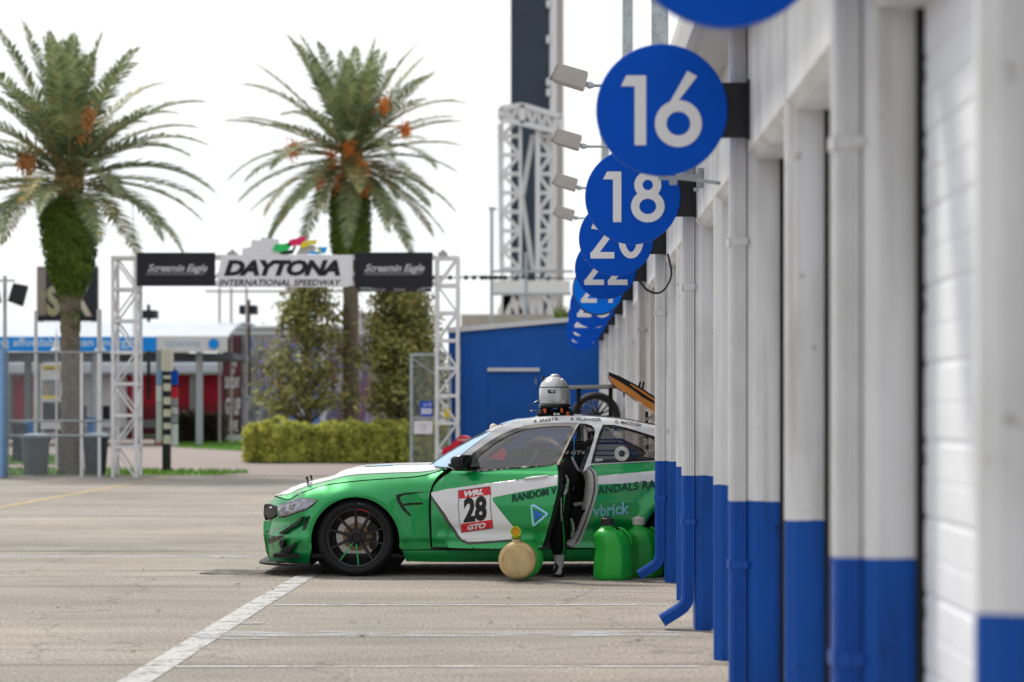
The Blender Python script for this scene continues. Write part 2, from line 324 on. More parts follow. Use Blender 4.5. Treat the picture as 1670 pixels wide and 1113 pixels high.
GREEN = (.0, .27, .062)
mt = dict(
  wall=wall_mat(), spout=spout_mat(), asphalt=asphalt_mat(),
  line=paint_line_mat('worn white line paint', (.50, .50, .51), .45), line2=paint_line_mat('faded line paint', (.55, .58, .64), .545, sc=(.4, 2, 1)),
  wide=paint_line_mat('wide lane paint', (.47, .465, .46), .41),
  yline=paint_line_mat('faded yellow line', (.55, .42, .22), .45),
  door=M('roll door', (.78, .80, .85), .5, var=.08, vscale=3), rubber=M('rubber', (.015, .015, .016), .6, var=.2, bump=.2),
  sign=M('sign blue', (.0, .075, .50), .5, var=.03, spec=.1), signL=M('sign bright blue', (.0, .16, .78), .5, spec=.1), signn=M('sign numeral white', (.72, .72, .74), .5, var=.04),
  blackm=M('black metal', (.02, .021, .024), .45, var=.2), lampg=M('lamp grey', (.36, .33, .31), .5, var=.06), galv=M('galvanised steel', (.34, .37, .39), .42, .55, var=.22, vscale=14),
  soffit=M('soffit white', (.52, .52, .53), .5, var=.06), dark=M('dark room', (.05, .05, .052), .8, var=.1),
  green=M('car green paint', GREEN, .36, .45, coat=.8, spec=.3), white=M('car white paint', (.66, .66, .68), .35, coat=.6),
  black=M('gloss black', (.004, .004, .005), .2, spec=.35), carbon=M('matt carbon', (.010, .010, .011), .45, var=.3, vscale=60), tyre=M('tyre rubber', (.007, .0075, .0085), .6, var=.3, vscale=25, bump=.15, bscale=90),
  rim=M('rim black', (.018, .018, .02), .28, .5, spec=.5), rimg=M('rim green', (.0, .34, .08), .35, .2, coat=.3), red=M('red vinyl', (.60, .02, .035), .4, var=.03), disc=M('brake disc', (.62, .60, .58), .5, .4, var=.12, vscale=30, stretch=(1, 1, 1)),
  gold=M('brake hat bronze', (.30, .20, .12), .45, .5, var=.1), chrome=M('chrome', (.7, .7, .72), .12, 1), grey=M('jamb grey', (.56, .56, .55), .35, coat=.3, var=.05), greyd=M('frame grey', (.075, .07, .068), .5),
  glass=glass_mat('side glass', (.40, .34, .29), .10), screen=glass_mat('windscreen glass', (.35, .48, .62), .62, .05, (.60, .78, 1.0)), dglass=M('tinted film', (.012, .014, .02), .08, coat=1),
  trim=M('vinyl black', (.012, .012, .014), .5), blue=M('blue vinyl', (.02, .12, .55), .4), lblue=M('light blue vinyl and sheen', (.33, .62, .85), .4), tealt=M('green tint text', (.008, .03, .035), .4),
  seat=M('seat fabric', (.006, .006, .007), .85, var=.3, bump=.3), suit=M('racing suit cloth', (.004, .004, .005), .85, var=.3, vscale=20, bump=.25, bscale=60), suitg=M('suit grey panel', (.42, .42, .42), .8, var=.1), suitn=M('suit green piping', (.02, .42, .06), .7),
  skin=M('skin', (.52, .30, .20), .5, var=.08), hair=M('hair', (.03, .02, .015), .7), silver=M('helmet silver', (.48, .49, .50), .30, .35, coat=.8, var=.05, vscale=3), orange=M('orange paint', (.75, .24, .012), .35, coat=.6, var=.04), orangef=M('fruit orange', (.68, .22, .04), .6, var=.3, vscale=6),
  jug=M('jug green plastic', (.014, .36, .035), .38, var=.1, vscale=6, bump=.08, bscale=18, spec=.5), jugy=M('aged natural plastic', (.52, .38, .19), .42, var=.22, vscale=7, bump=.05), lime=M('lime spout', (.46, .66, .01), .35), cream=M('cream plastic', (.62, .57, .47), .5, var=.05), orng=M('amber mesh', (.65, .33, .02), .6),
  truss=M('white truss paint', (.66, .65, .66), .45, var=.1, vscale=5), banner=M('banner charcoal', (.018, .018, .024), .7, var=.15, vscale=2), bsil=M('banner silver', (.42, .42, .45), .5, var=.1), board=M('sign board', (.68, .67, .69), .5, var=.05),
  trunk=M('palm bark', (.10, .078, .058), .9, col2=(.25, .20, .15), vscale=9, bump=.9, bscale=22, stretch=(1, 1, 3)), bark=M('tree bark', (.14, .115, .095), .9, var=.3, bump=.5),
  vine=leaf_mat('vine leaves', (.035, .075, .012), (.19, .28, .035), (.24, .17, .06), scale=3), frond=leaf_mat('palm frond', (.085, .12, .055), (.29, .34, .16), (.46, .38, .15), scale=1.4, trans=.3),
  rachis=M('frond stem', (.36, .27, .11), .6, var=.3), mag=leaf_mat('magnolia leaf', (.05, .065, .018), (.40, .38, .11), (.50, .20, .05), scale=1.8), hedge=leaf_mat('hedge leaf', (.10, .14, .015), (.78, .76, .17), scale=4.5), purple=leaf_mat('dark shrub leaf', (.018, .018, .012), (.06, .045, .03), scale=3),
  grass=leaf_mat('grass blade', (.07, .17, .02), (.17, .34, .04), scale=6), turf=M('turf', (.08, .18, .03), .9, var=.35, vscale=5), paver=M('paver path', (.26, .215, .205), .85, var=.12, vscale=6, bump=.2), far=M('far ground', (.25, .24, .22), .9, var=.15, vscale=.5),
  shed=M('shed blue steel', (.0, .080, .36), .45, var=.10, vscale=2.2, stretch=(1, 1, .5)), shedd=M('shed door blue', (.0, .070, .32), .5, var=.08, vscale=2), pale=M('pale wall', (.55, .55, .56), .6, var=.06, vscale=1), conc=M('concrete', (.36, .33, .28), .85, var=.15, vscale=1.5, bump=.2), redw=M('red panels', (.33, .004, .018), .5, var=.12, vscale=1.2),
  tower=M('tower charcoal', (.028, .042, .065), .5, var=.10, vscale=.3), twhite=M('tower white', (.62, .62, .63), .5, var=.05), roofw=M('canopy roof white', (.47, .52, .58), .5, var=.07, vscale=.6), skyb=M('banner azure', (.0, .22, .66), .5, var=.04), greyb=M('grey cladding', (.30, .32, .35), .5, var=.08, vscale=1),
  bluep=M('pale blue post', (.20, .36, .60), .5, var=.1), bin=M('bin grey', (.12, .115, .125), .6, var=.12), bin2=M('bin dark', (.03, .035, .045), .6, var=.12), binl=M('bin lid', (.30, .42, .55), .35, var=.1), redp=M('red plastic', (.55, .015, .035), .35, var=.05),
  wood=M('brown trim', (.24, .12, .07), .6), yellow=M('yellow', (.65, .50, .03), .5), magenta=M('flag magenta', (.70, .02, .12), .5), fgreen=M('flag green', (.03, .50, .12), .5), fyel=M('flag yellow', (.70, .58, .05), .5), fblue=M('flag blue', (.01, .32, .80), .5),
)
def mural_mat():
    m = M('mural print', (.1, .08, .1), .5); t = m.node_tree; b = t.nodes['Principled BSDF']; c = node(t, 'ShaderNodeTexCoord')
    mp = node(t, 'ShaderNodeMapping'); mp.inputs['Rotation'].default_value = (0, R(38), 0); mp.inputs['Scale'].default_value = (1.5, .3, .35); t.links.new(c.outputs['Object'], mp.inputs[0])
    n = node(t, 'ShaderNodeTexNoise'); n.inputs['Scale'].default_value = 1.1; n.inputs['Detail'].default_value = 5; t.links.new(mp.outputs[0], n.inputs['Vector'])
    r = node(t, 'ShaderNodeValToRGB'); r.color_ramp.interpolation = 'LINEAR'; e = r.color_ramp.elements
    e[0].position = .25; e[0].color = (.09, .05, .10, 1); e[1].position = .75; e[1].color = (.10, .10, .30, 1)
    for p, cc in ((.38, (.18, .06, .10)), (.45, (.10, .12, .26)), (.52, (.34, .33, .38)), (.58, (.08, .08, .15)), (.64, (.28, .28, .20)), (.69, (.28, .30, .38))):
        x = e.new(p); x.color = (*cc, 1)
    t.links.new(n.outputs[0], r.inputs[0]); t.links.new(r.outputs[0], b.inputs['Base Color']); return m
mt['mural'] = mural_mat()

# ---------------------------------------------------------------- text
_tc = {}
def text2d(s, bold=0.0, shear=0.0, spacing=1.0, res=3):
    k = (s, bold, shear, spacing)
    if k in _tc: return _tc[k]
    cu_ = bpy.data.curves.new('t', 'FONT'); cu_.body = s; cu_.offset = bold; cu_.shear = shear; cu_.space_character = spacing; cu_.resolution_u = res; cu_.fill_mode = 'FRONT'
    o = bpy.data.objects.new('t', cu_); COL.objects.link(o)
    dg = bpy.context.evaluated_depsgraph_get(); me = bpy.data.meshes.new_from_object(o.evaluated_get(dg))
    vs = [(v.co.x, v.co.y) for v in me.vertices]; fs = [tuple(p.vertices) for p in me.polygons]
    bpy.data.objects.remove(o); bpy.data.curves.remove(cu_); bpy.data.meshes.remove(me)
    x0 = min(v[0] for v in vs); x1 = max(v[0] for v in vs); y0 = min(v[1] for v in vs); y1 = max(v[1] for v in vs)
    r = ([((x-x0)/(x1-x0), (y-y0)/(y1-y0)) for x, y in vs], fs); _tc[k] = r; return r
def text_mb(mb, s, fn, mi=0, **kw):       # fn(u,v in 0..1) -> point
    vs, fs = text2d(s, **kw); return mb.add([fn(*v) for v in vs], fs, mi)
def rect_fn(x0, x1, z0, z1, y): return lambda u, v: (x0+(x1-x0)*u, y, z0+(z1-z0)*v)
def px_rect(px0, px1, pyb, pyt, Y):
    a, b = P(px0, pyb, Y), P(px1, pyt, Y); return rect_fn(a[0], b[0], a[2], b[2], Y)
mt['spotp'] = paint_line_mat('spilled paint', (.46, .48, .52), .53); mt['dark_mark'] = paint_line_mat('dark_mark', (.09, .085, .08), .5)
# ================================================================ ground and paths
def sheet(name, pts, z, mat, kind='structure'):
    m = MB(); m.add([(x, y, z) for x, y in pts], [tuple(range(len(pts)))]); o = m.build(name, mat); o['kind'] = kind; return o
sheet('ground', [(-900, -60), (900, -60), (900, 2400), (-900, 2400)], -.03, mt['far'])
sheet('parking_lot', [(-30, -12), (14, -12), (14, 50.4), (-30, 50.4)], 0.0, mt['asphalt'])
sheet('path', [(-40, 50.4), (14, 50.4), (14, 150), (-40, 150)], -.012, mt['paver'])
m = MB(); x0, x1 = -2.33, -2.12
lp = [(4, -2.34, -2.16), (12.7, -2.30, -2.12), (17.6, -2.27, -2.095), (22, -2.20, -2.04), (49, -2.15, -2.0)]
for (y0, a0, b0), (y1, a1, b1) in zip(lp, lp[1:]): m.add([(a0, y0, .004), (b0, y0, .004), (b1, y1, .004), (a1, y1, .004)], [(0,1,2,3)])
m.build('lane_line', mt['wide'])['kind'] = 'structure'
m = MB()
for k in range(-1, 6):
    y = 13.42 + 4.18 * k
    if y > 5: m.add([(-2.04-.018*min(4, max(0, (22-y)/2)), y-.04, .004), (.80, y-.04, .004), (.80, y+.04, .004), (-2.04-.018*min(4, max(0, (22-y)/2)), y+.04, .004)], [(0,1,2,3)])
m.build('bay_lines', mt['line'])['kind'] = 'structure'
m = MB()
for y, a, b, w in ((15.35, -2.10, .8, .17), (23.3, -12, -2.36, .16), (32.8, -14, -2.36, .22), (46, -14, -4, .2)):
    m.add([(a, y-w, .004), (b, y-w, .004), (b, y+w, .004), (a, y+w, .004)], [(0,1,2,3)])
m.build('faded_lines', mt['line2'])['kind'] = 'structure'
m = MB(); m.add([(-8.05, 10, .004), (-7.9, 10, .004), (-7.95, 50, .004), (-8.1, 50, .004)], [(0,1,2,3)]); m.build('yellow_line', mt['yline'])['kind'] = 'structure'
m = MB(); rs = random.Random(8)                 # spilled white paint spots
for x, y, a, b in ((-2.05, 16.1, .16, .12), (-2.18, 15.2, .12, .22), (-1.9, 15.0, .25, .05)):
    m.add([(x+a*rs.uniform(.35, 1.2)*math.cos(q/14*6.283), y+b*rs.uniform(.35, 1.2)*math.sin(q/14*6.283), .0085) for q in range(14)], [tuple(range(14))])
m.build('paint_spots', mt['spotp'])['kind'] = 'structure'
m = MB(); m.add([(-2.03, 20.25, .0085), (.85, 20.2, .0085), (.85, 20.24, .0085), (-2.03, 20.29, .0085)], [(0,1,2,3)]); m.add([(-3.1, 20.9, .0085), (-2.45, 20.6, .0085), (-2.3, 21.2, .0085), (-3.0, 21.5, .0085)], [(0,1,2,3)]); m.build('dark_ground_marks', mt['dark_mark'])['kind'] = 'structure'  # thin dark strip along the near flank, dark patch ahead of the nose
# fallen leaves and specks on the asphalt
m = MB(); rr = random.Random(3)
for k in range(70):
    y = rr.uniform(12.7, 45); x = rr.uniform(-.22*y, .6); s = rr.uniform(.01, .035); a = rr.uniform(0, 6)
    pts = [(x + s*rr.uniform(.5, 1)*math.cos(a+t), y + s*rr.uniform(.5, 1)*math.sin(a+t), .006 + rr.uniform(0, .008)) for t in (0, 1.2, 2.6, 4.2, 5.2)]
    m.add(pts, [tuple(range(5))])
m.build('fallen_leaves', M('dead leaf', (.10, .065, .04), .8, var=.4))['kind'] = 'stuff'

def grass(name, poly, z=.0, dens=60, h=.07):
    xs = [p[0] for p in poly]; ys = [p[1] for p in poly]; m = MB(); m.add([(x, y, z) for x, y in poly], [tuple(range(len(poly)))], 0)
    ar = 0
    for i in range(len(poly)): a, b = poly[i], poly[(i+1) % len(poly)]; ar += a[0]*b[1]-b[0]*a[1]
    n = min(9000, int(abs(ar)/2*dens)); rg = random.Random(5); k = 0
    while k < n:
        x, y = rg.uniform(min(xs), max(xs)), rg.uniform(min(ys), max(ys))
        if not inside((x, y), poly): continue
        a = rg.uniform(0, 3.1); w = rg.uniform(.01, .03); hh = h*rg.uniform(.5, 1.4); dx, dy = rg.uniform(-.04, .04), rg.uniform(-.04, .04); k += 1
        m.add([(x-w*math.cos(a), y-w*math.sin(a), z), (x+w*math.cos(a), y+w*math.sin(a), z), (x+dx, y+dy, z+hh)], [(0, 1, 2)], 1)
    o = m.build(name, [mt['turf'], mt['grass']], recalc=False); o['kind'] = 'stuff'; return o
def gp(px, py): Y = GY(py); return ((px-VX)*Y/F, Y)
grass('grass', [(-14, 50.45), gp(228, 777.5), gp(330, 776), gp(405, 771), gp(400, 768), gp(300, 767), gp(150, 765), (-14, GY(765))])
grass('grass', [gp(285, 729), gp(330, 732), gp(405, 736), gp(405, 723), gp(470, 715), gp(420, 712), gp(285, 721)], dens=40)
grass('grass', [gp(398, 752), gp(420, 755), gp(470, 756), gp(480, 744), gp(405, 744)], dens=80)
grass('grass', [(-20, GY(757)), gp(45, 757), gp(100, 757), gp(100, 742), gp(0, 744), (-20, GY(744))], dens=50)
# kerb at the far edge of the asphalt
m = MB()
for x in range(-14, -2, 2): m.box(x+.01, x+1.99, 50.36, 50.48, -.02, .03)
m.build('kerb', mt['conc'], bevel=.01)['kind'] = 'structure'

# ================================================================ garage building
XW, XD, SP = .90, 1.07, 4.27
gb = thing('garage_building', 'long white garage row with blue painted base, pilasters and roll-up doors on the right', 'garage', (XW, 0, 0))
jam = [-1.46, .85, 2.78, 5.12, 7.05, 9.45, 11.33, 13.75, 15.60, 18.02, 19.87, 24.14, 26.5, 28.41, 30.77, 32.68, 35.04, 36.95, 39.3, 41.22, 43.55, 45.49, 48.6]
pw = lambda a: .12 if any(abs(a-s) < .01 for s in (.85, 5.12, 9.45, 13.75, 18.02, 26.5, 30.77, 35.04, 39.3, 43.55)) else .35
m = MB(); c = .04; PW = .35
for y in jam:
    y1 = y + pw(y)
    poly = [(XW+c, y), (XW, y+c), (XW, y1-c), (XW+c, y1), (1.30, y1), (1.30, y)]
    m.prism(poly, lambda a, b: (a, b, -.01), lambda a, b: (a, b, 3.25))
for a, b in zip(jam[:-1], jam[1:]):
    m.prism([(XW, 2.60+c), (XW, 3.25), (1.30, 3.25), (1.30, 2.60), (XW+c, 2.60)], lambda p, q, a=a: (p, a+pw(a)-.0005, q), lambda p, q, b=b: (p, b+.0005, q))
m.build('wall', mt['wall'], gb)
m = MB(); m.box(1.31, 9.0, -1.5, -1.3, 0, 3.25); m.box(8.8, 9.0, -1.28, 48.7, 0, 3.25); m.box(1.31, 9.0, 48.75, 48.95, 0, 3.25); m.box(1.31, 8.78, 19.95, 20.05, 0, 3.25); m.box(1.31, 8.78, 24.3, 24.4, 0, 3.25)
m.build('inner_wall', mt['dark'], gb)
m = MB(); m.box(1.0, 8.78, -1.28, 48.7, 0, .012); m.build('floor', mt['conc'], gb)
for a, b in zip(jam[:-1], jam[1:]):
    if abs(a - 19.87) < .01: continue
    m = MB(); y0, y1 = a + pw(a), b; z = .015; rows = []
    while z < 2.75:                      # curved slats of one curtain
        for t, dx in ((0, .006), (.008, .001), (.05, 0), (.100, 0), (.105, .004), (.110, 0), (.16, 0), (.208, .001), (.214, .006)):
            rows.append([(XD+dx, y0+.03, z+t), (XD+dx, y1-.03, z+t)])
        z += .222
    m.grid(rows)
    d = m.build('garage_door', mt['door'], gb, smooth=12)
    t = MB(); t.box(XD-.022, XD+.03, y0, y0+.03, .012, 2.75); t.build('door_track', mt['rubber'], d)
    t = MB(); t.box(XD-.022, XD+.03, y1-.03, y1, .012, 2.75)
    zz = .18
    while zz < 2.6: t.ellip((XD-.005, y1-.045, zz), (.014, .016, .022), 8, 6); zz += .222 if int(zz*10) % 2 else .444
    t.build('door_track', mt['rubber'], d, smooth=50)
# eave and roof
m = MB(); m.box(.685, 1.3, -1.4, 48.8, 3.252, 3.28); m.build('soffit', mt['soffit'], gb)
m = MB(); m.prism([(.64, 3.22), (.682, 3.22), (.682, 3.40), (.62, 3.40), (.62, 3.34)], lambda p, q: (p, -1.5, q), lambda p, q: (p, 48.9, q)); m.build('gutter', mt['soffit'], gb)
m = MB(); m.prism([(.62, 3.405), (5, 4.15), (9.3, 3.405), (9.3, 3.36), (5, 4.1), (.69, 3.36)], lambda p, q: (p, -1.5, q), lambda p, q: (p, 48.9, q)); m.build('roof', mt['pale'], gb)
def spout(y, elbow=True):
    y0, y1 = y-.052, y+.052; x0, x1 = XW-.083, XW-.006
    sec = []
    for k in range(5):
        yy = y0 + (y1-y0)*k/5; w = (y1-y0)/5
        sec += [(x0+.007, yy), (x0, yy+w*.25), (x0, yy+w*.75)]
    sec.append((x0+.007, y1))
    for k in range(4):
        xx = x0+.012 + (x1-x0-.012)*k/4; w = (x1-x0-.012)/4; sec += [(xx+w*.25, y1+.004), (xx+w*.75, y1+.004)]
    sec += [(x1, y1), (x1, y0)]
    for k in range(4):
        xx = x1 - (x1-x0-.012)*k/4; w = (x1-x0-.012)/4; sec += [(xx-w*.2, y0-.005), (xx-w*.8, y0-.005), (xx-w*.95, y0)]
    cx = (x0+x1)/2
    rows = [[(a, b, z) for a, b in sec] for z in (3.25, 2.2, 1.2, .30)]
    for ang in ((12, 28, 44, 58) if elbow else ()):         # elbow turning out of the wall
        q = R(ang); zc = .225; rr_ = .11; px_, pz = cx - rr_*(1-math.cos(q)), zc - rr_*math.sin(q)
        rows.append([(px_ + (a-cx)*math.cos(q), b, pz - (a-cx)*math.sin(q)) for a, b in sec])
    if elbow: q = R(58); L_ = .14; px_ -= L_*math.sin(q); pz -= L_*math.cos(q)
    else: rows.append([(a, b, .03) for a, b in sec])
    if elbow: rows.append([(px_ + (a-cx)*math.cos(q), b, pz - (a-cx)*math.sin(q)) for a, b in sec])
    m = MB(); m.grid(rows, closed=True)
    o = m.build('downspout', mt['spout'], gb, smooth=35)
    for z in (2.22, .70):
        s = MB(); s.box(x0-.004, XW-.0005, y0-.009, y0-.0055, z-.02, z+.02); s.box(x0-.005, x0-.0005, y0-.009, y1+.009, z-.02, z+.02); s.box(x0-.004, XW+.0, y1+.0055, y1+.009, z-.02, z+.02); s.box(XW-.03, XW-.001, y0-.022, y0-.0095, z-.012, z+.012)
        s.build('strap', mt['spout'], o)
for k in range(-1, 10): spout(7.15 + SP*k, k not in (-1, 0, 1))

# ================================================================ numbered signs and floodlights
def arc(cx, cy, rx, ry, a0, a1, n=28): return [(cx+rx*math.cos(R(a0+(a1-a0)*i/n)), cy+ry*math.sin(R(a0+(a1-a0)*i/n))) for i in range(n+1)]
def ribbon(mb, pts, w, fn, closed=False):
    n = len(pts); L_ = []; Rr = []
    for i in range(n):
        a = pts[(i-1) % n] if (closed or i) else pts[0]; b = pts[(i+1) % n] if (closed or i < n-1) else pts[-1]
        dx, dy = b[0]-a[0], b[1]-a[1]; l = math.hypot(dx, dy); nx, ny = -dy/l*w/2, dx/l*w/2
        L_.append(fn(pts[i][0]+nx, pts[i][1]+ny)); Rr.append(fn(pts[i][0]-nx, pts[i][1]-ny))
    k = len(mb.v); mb.v += [tuple(v) for v in L_+Rr]
    for i in range(n if closed else n-1): j = (i+1) % n; mb.f.append((k+i, k+j, k+n+j, k+n+i)); mb.m.append(0)
def digit(mb, d, cx, fn0, dep):
    w = .165
    lay = [0]
    def fn(x, y): return fn0(cx+x, y, dep + lay[0]*.0007)
    def st(p, closed=False, ww=w): ribbon(mb, p, ww, fn, closed); lay[0] += 1
    if d == '1': st([(.13, -.5), (.13, .5)]); mb.add([fn(*p) for p in ((-.15, .345), (-.07, .5), (.048, .5), (.048, .345))], [(0,1,2,3)])
    if d == '6': st(arc(.03, -.19, .255, .255, 0, 360)[:-1], True); mb.add([fn(*p) for p in ((.16, .565), (.30, .485), (-.03, .06), (-.215, -.10))], [(0,1,2,3)])
    if d == '8': st(arc(.03, .235, .185, .185, 0, 360)[:-1], True); st(arc(.03, -.19, .25, .235, 0, 360)[:-1], True)
    if d == '2': st(arc(0, .22, .20, .20, 175, -35) + [(-.25, -.45)]); st([(-.30, -.42), (.30, -.42)])
    if d == '0': st(arc(0, 0, .235, .42, 0, 360)[:-1], True)
    if d == '3': st(arc(0, .22, .19, .19, 150, -80)); st(arc(0, -.2, .22, .22, 80, -155))
    if d == '4': st([(.1, -.5), (.1, .5)]); st([(.1, .42), (-.26, -.22)], ww=.14); st([(-.33, -.22), (.30, -.22)], ww=.15)
proto_lamp = None
where = {14:'cropped by the top edge', 16:'largest one wholly in view', 18:'disc just below number 16', 20:'third disc down the row', 22:'just above the bright one', 24:'brighter blue with a black rim', 26:'just behind the bright black-rimmed one', 28:'third from the far end', 30:'second from the far end', 32:'farthest of the row'}
for k in range(-1, 9):
    num = 16 + 2*k; Yc = 11.27 + SP*k; Zc = 2.825 + (.02 if k < 0 else 0) - (.03 if k == 1 else 0); Xc = .492; r = .306 if num != 24 else .292
    s = thing('number_sign', f'round blue sign with white number {num}, {where[num]}', 'sign', (XW, Yc, Zc), 'round number signs along the garage wall')
    m = MB(); n = 72
    prof = [(.0001, 0), (r-.004, 0), (r, .004), (r, .05), (r-.004, .054), (.0001, .054)]
    m.lathe(prof, (Xc, Yc-.027, Zc), 'y', n); m.build('disc', mt['signL'] if num == 24 else mt['sign'], s, smooth=40)
    if num == 24:
        m = MB(); m.lathe([(r+.001, -.002), (r+.012, -.002), (r+.012, .056), (r+.001, .056), (r+.001, -.002)], (Xc, Yc-.027, Zc), 'y', n); m.build('rim', mt['blackm'], s, smooth=40)
    m = MB(); h = r*1.06
    for d, cx in zip(str(num), (-.44, .205 if num == 16 else .265) if num < 20 else (-.35, .37)):
        digit(m, d, cx, lambda x, y, dd: (Xc+x*h, Yc-.027-dd, Zc+y*h-.003), .003)
    m.build('numeral', mt['signn'], s)
    m = MB(); m.box(Xc+r*.85, XW-.0005, Yc-.0165, Yc+.0165, Zc-.128, Zc+.128); m.box(XW-.012, XW-.001, Yc-.05, Yc-.018, Zc-.14, Zc+.14)
    for q in (-.10, -.04, .06, .11): m.lathe([(.0001, -.008), (.008, -.008), (.008, 0)], (XW-.022, Yc-.05, Zc+q), 'y', 8)
    m.build('bracket', mt['blackm'], s)
lampwhere = ['largest, above the number 16 disc at its left', 'second, at the lower left of the 16 disc', 'third, at the left of the 18 disc', 'smallest and lowest of the four']
for k in range(4):
    Y = 18.3 + SP*k; X, Z = .10, 3.93
    t = thing('floodlight', f'grey floodlight on thin arm, {lampwhere[k]}', 'floodlight', (XW, Y, Z), 'grey floodlights aimed at the signs')
    m = MB(); a = R(-14); ca, sa = math.cos(a), math.sin(a)
    def rt(x, z): return (X + x*ca - z*sa, Z + x*sa + z*ca)
    body = [(-.13, .02), (-.125, .075), (-.06, .082), (.12, .075), (.13, .06), (.13, -.052), (.12, -.062), (-.10, -.05), (-.135, -.03)]
    m.prism(body, lambda p, q: (rt(p, q)[0], Y-.09, rt(p, q)[1]), lambda p, q: (rt(p, q)[0], Y+.09, rt(p, q)[1]))
    m.build('housing', mt['lampg'], t, bevel=.008)
    m = MB(); m.prism([(-.145, -.04), (-.136, -.035), (-.095, .083), (-.10, .09)], lambda p, q: (rt(p, q)[0], Y-.095, rt(p, q)[1]), lambda p, q: (rt(p, q)[0], Y+.095, rt(p, q)[1])); m.build('visor', mt['lampg'], t)
    m = MB(); e = rt(.13, -.01)
    m.tube([(e[0], Y, e[1]), (e[0]+.03, Y, e[1]-.01), (e[0]+.06, Y, e[1]-.012)], [.018, .028, .018], 10); m.tube([(e[0]+.05, Y, e[1]-.012), (XW+.1, Y, e[1]-.012)], .012, 8)
    m.tube([(XW+.1, Y, e[1]-.012), (XW+.1, Y, 3.40)], .02, 8)
    m.build('arm', mt['galv'], t, smooth=60)
# galvanised brackets on the wall under the lamp arms, tall steel posts behind the roof
for Y, lab in ((14.75, 'galvanised angle bracket on the white wall at lower right of the 16 disc'),):
    t = MB(); t.box(.74, XW-.001, Y-.02, Y+.02, 2.84, 2.865); t.box(XW-.04, XW-.001, Y-.022, Y+.022, 2.78, 2.90); t.box(.84, .87, Y-.03, Y+.03, 2.76, 2.78)
    tag(t.build('wall_bracket', mt['galv'], bevel=.004), lab, 'bracket')
t = MB(); t.box(.55, .70, 13.0, 13.02, 2.665, 2.685); t.box(.61, .65, 12.995, 13.03, 2.64, 2.664); t.tube([(.68, 13.02, 2.675), (.9, 13.3, 2.675)], .01, 8)
tag(t.build('cable_clamp', mt['galv']), 'small grey metal clamp in front of the top of the 18 disc', 'clamp')
t = MB(); t.tube(spl([(.86, 18.6, 2.62), (.88, 18.5, 2.45), (.80, 18.4, 2.32), (.70, 18.4, 2.33), (.62, 18.4, 2.42)]), .009, 8)
tag(t.build('cable', mt['blackm'], smooth=60), 'black cable loop hanging below the 20 disc bracket', 'cable')
for px, w, Y, zt, lab in ((1023.5, 17, 45.0, 14, 'narrow galvanised steel post rising left of the other behind the 16 disc'), (1076, 27, 28.0, 13, 'thick galvanised steel post rising right behind the 16 disc'), (987, 13, 58.0, 8.0, 'short grey post top beside the second floodlight')):
    x = (px-VX)*Y/F; h = w*Y/F/2; m = MB(); m.box(x-h, x+h, Y-h, Y+h, 0, zt); m.box(x-h-.02, x+h+.02, Y-h-.02, Y+h+.02, zt+.001, zt+.05)
    tag(m.build('steel_post', mt['galv'], bevel=.01), lab, 'post', 'galvanised posts above the garage roof')
# ================================================================ the green race car
YC = 20.57                                   # depth of its near flank
YM = YC + .935                               # its centre plane
XWF, ZW, RW = -1.706, .325, .332             # front wheel
XWR = XWF + 2.81
def interp(x, xs, ys):
    if x <= xs[0]: return ys[0]
    for i in range(1, len(xs)):
        if x <= xs[i]:
            t = (x-xs[i-1])/(xs[i]-xs[i-1]); t = t*t*(3-2*t)*.5 + t*.5; return ys[i-1] + (ys[i]-ys[i-1])*t
    return ys[-1]
def g(x, s): return math.exp(-(x/s)**2)
TOPX = [(-2.49, .63), (-2.38, .665), (-2.27, .655), (-2.14, .716), (-1.96, .772), (-1.75, .806), (-1.40, .832), (-1.10, .86), (-.98, .90), (-.92, .93)]
def ztop(x): return interp(x, [a for a, b in TOPX], [b for a, b in TOPX])
def D(x, z):                                 # how far the flank lies inside its widest plane
    if x < -.9: d = interp(z, [.1, .2, .28, .34, .5, .65, .78, .95], [.09, .04, .03, .01, 0, .004, .02, .05])
    else: d = interp(z, [.1, .17, .24, .30, .36, .48, .62, .72, .80, .87, .93, .97, 1.05, 1.15, 1.25, 1.32, 1.37, 1.42],
                        [.08, .03, .012, .035, .028, .006, 0, .008, .016, .040, .085, .115, .165, .228, .295, .352, .43, .6])
    if x < -.95:
        e = max(0.0, 1 - (ztop(x) - z)/.13); d += .085*min(1.3, e)**2
    xn = x + .05*0
    if xn < -1.95: t = (-1.95 - xn)/.54; d += .40*min(1.05, t)**2.6 + .05*t
    if x < -2.1: d += .03*g(z-.47, .07)*min(1, (-2.1-x)/.2) - .02*g(z-.30, .05)
    for xw in (XWF, XWR):
        r = math.hypot(x-xw, z-ZW)
        if r > .3: d -= .030*g(r-.385, .07)*(1 if z > .2 else max(0, z/.2))
    d += .030*g(x+1.24, .075)*g(z-.55, .2)       # hollow between wheel and door
    d += .014*g(z-.40, .05)*(1 if x > -1.0 else 0)
    if x > .9: t = (x-.9)/1.3; d += .22*t**2.2
    return d
def cu(px, py):                              # photo pixel -> (x, z) on the flank
    x, z = (px-VX)*YC/F, EH+(HY-py)*YC/F
    for _ in range(3): Y = YC + D(x, z); x, z = (px-VX)*Y/F, EH+(HY-py)*Y/F
    return (x, z)
def flank(x, z, off=0): return (x, YC + D(x, z) - off, z)
def C(pts): return [cu(*p) for p in pts]
car = thing('race_car', 'green and white race coupe number 28 parked nose out with its driver door open', 'race car', (-.3, YM, 0))
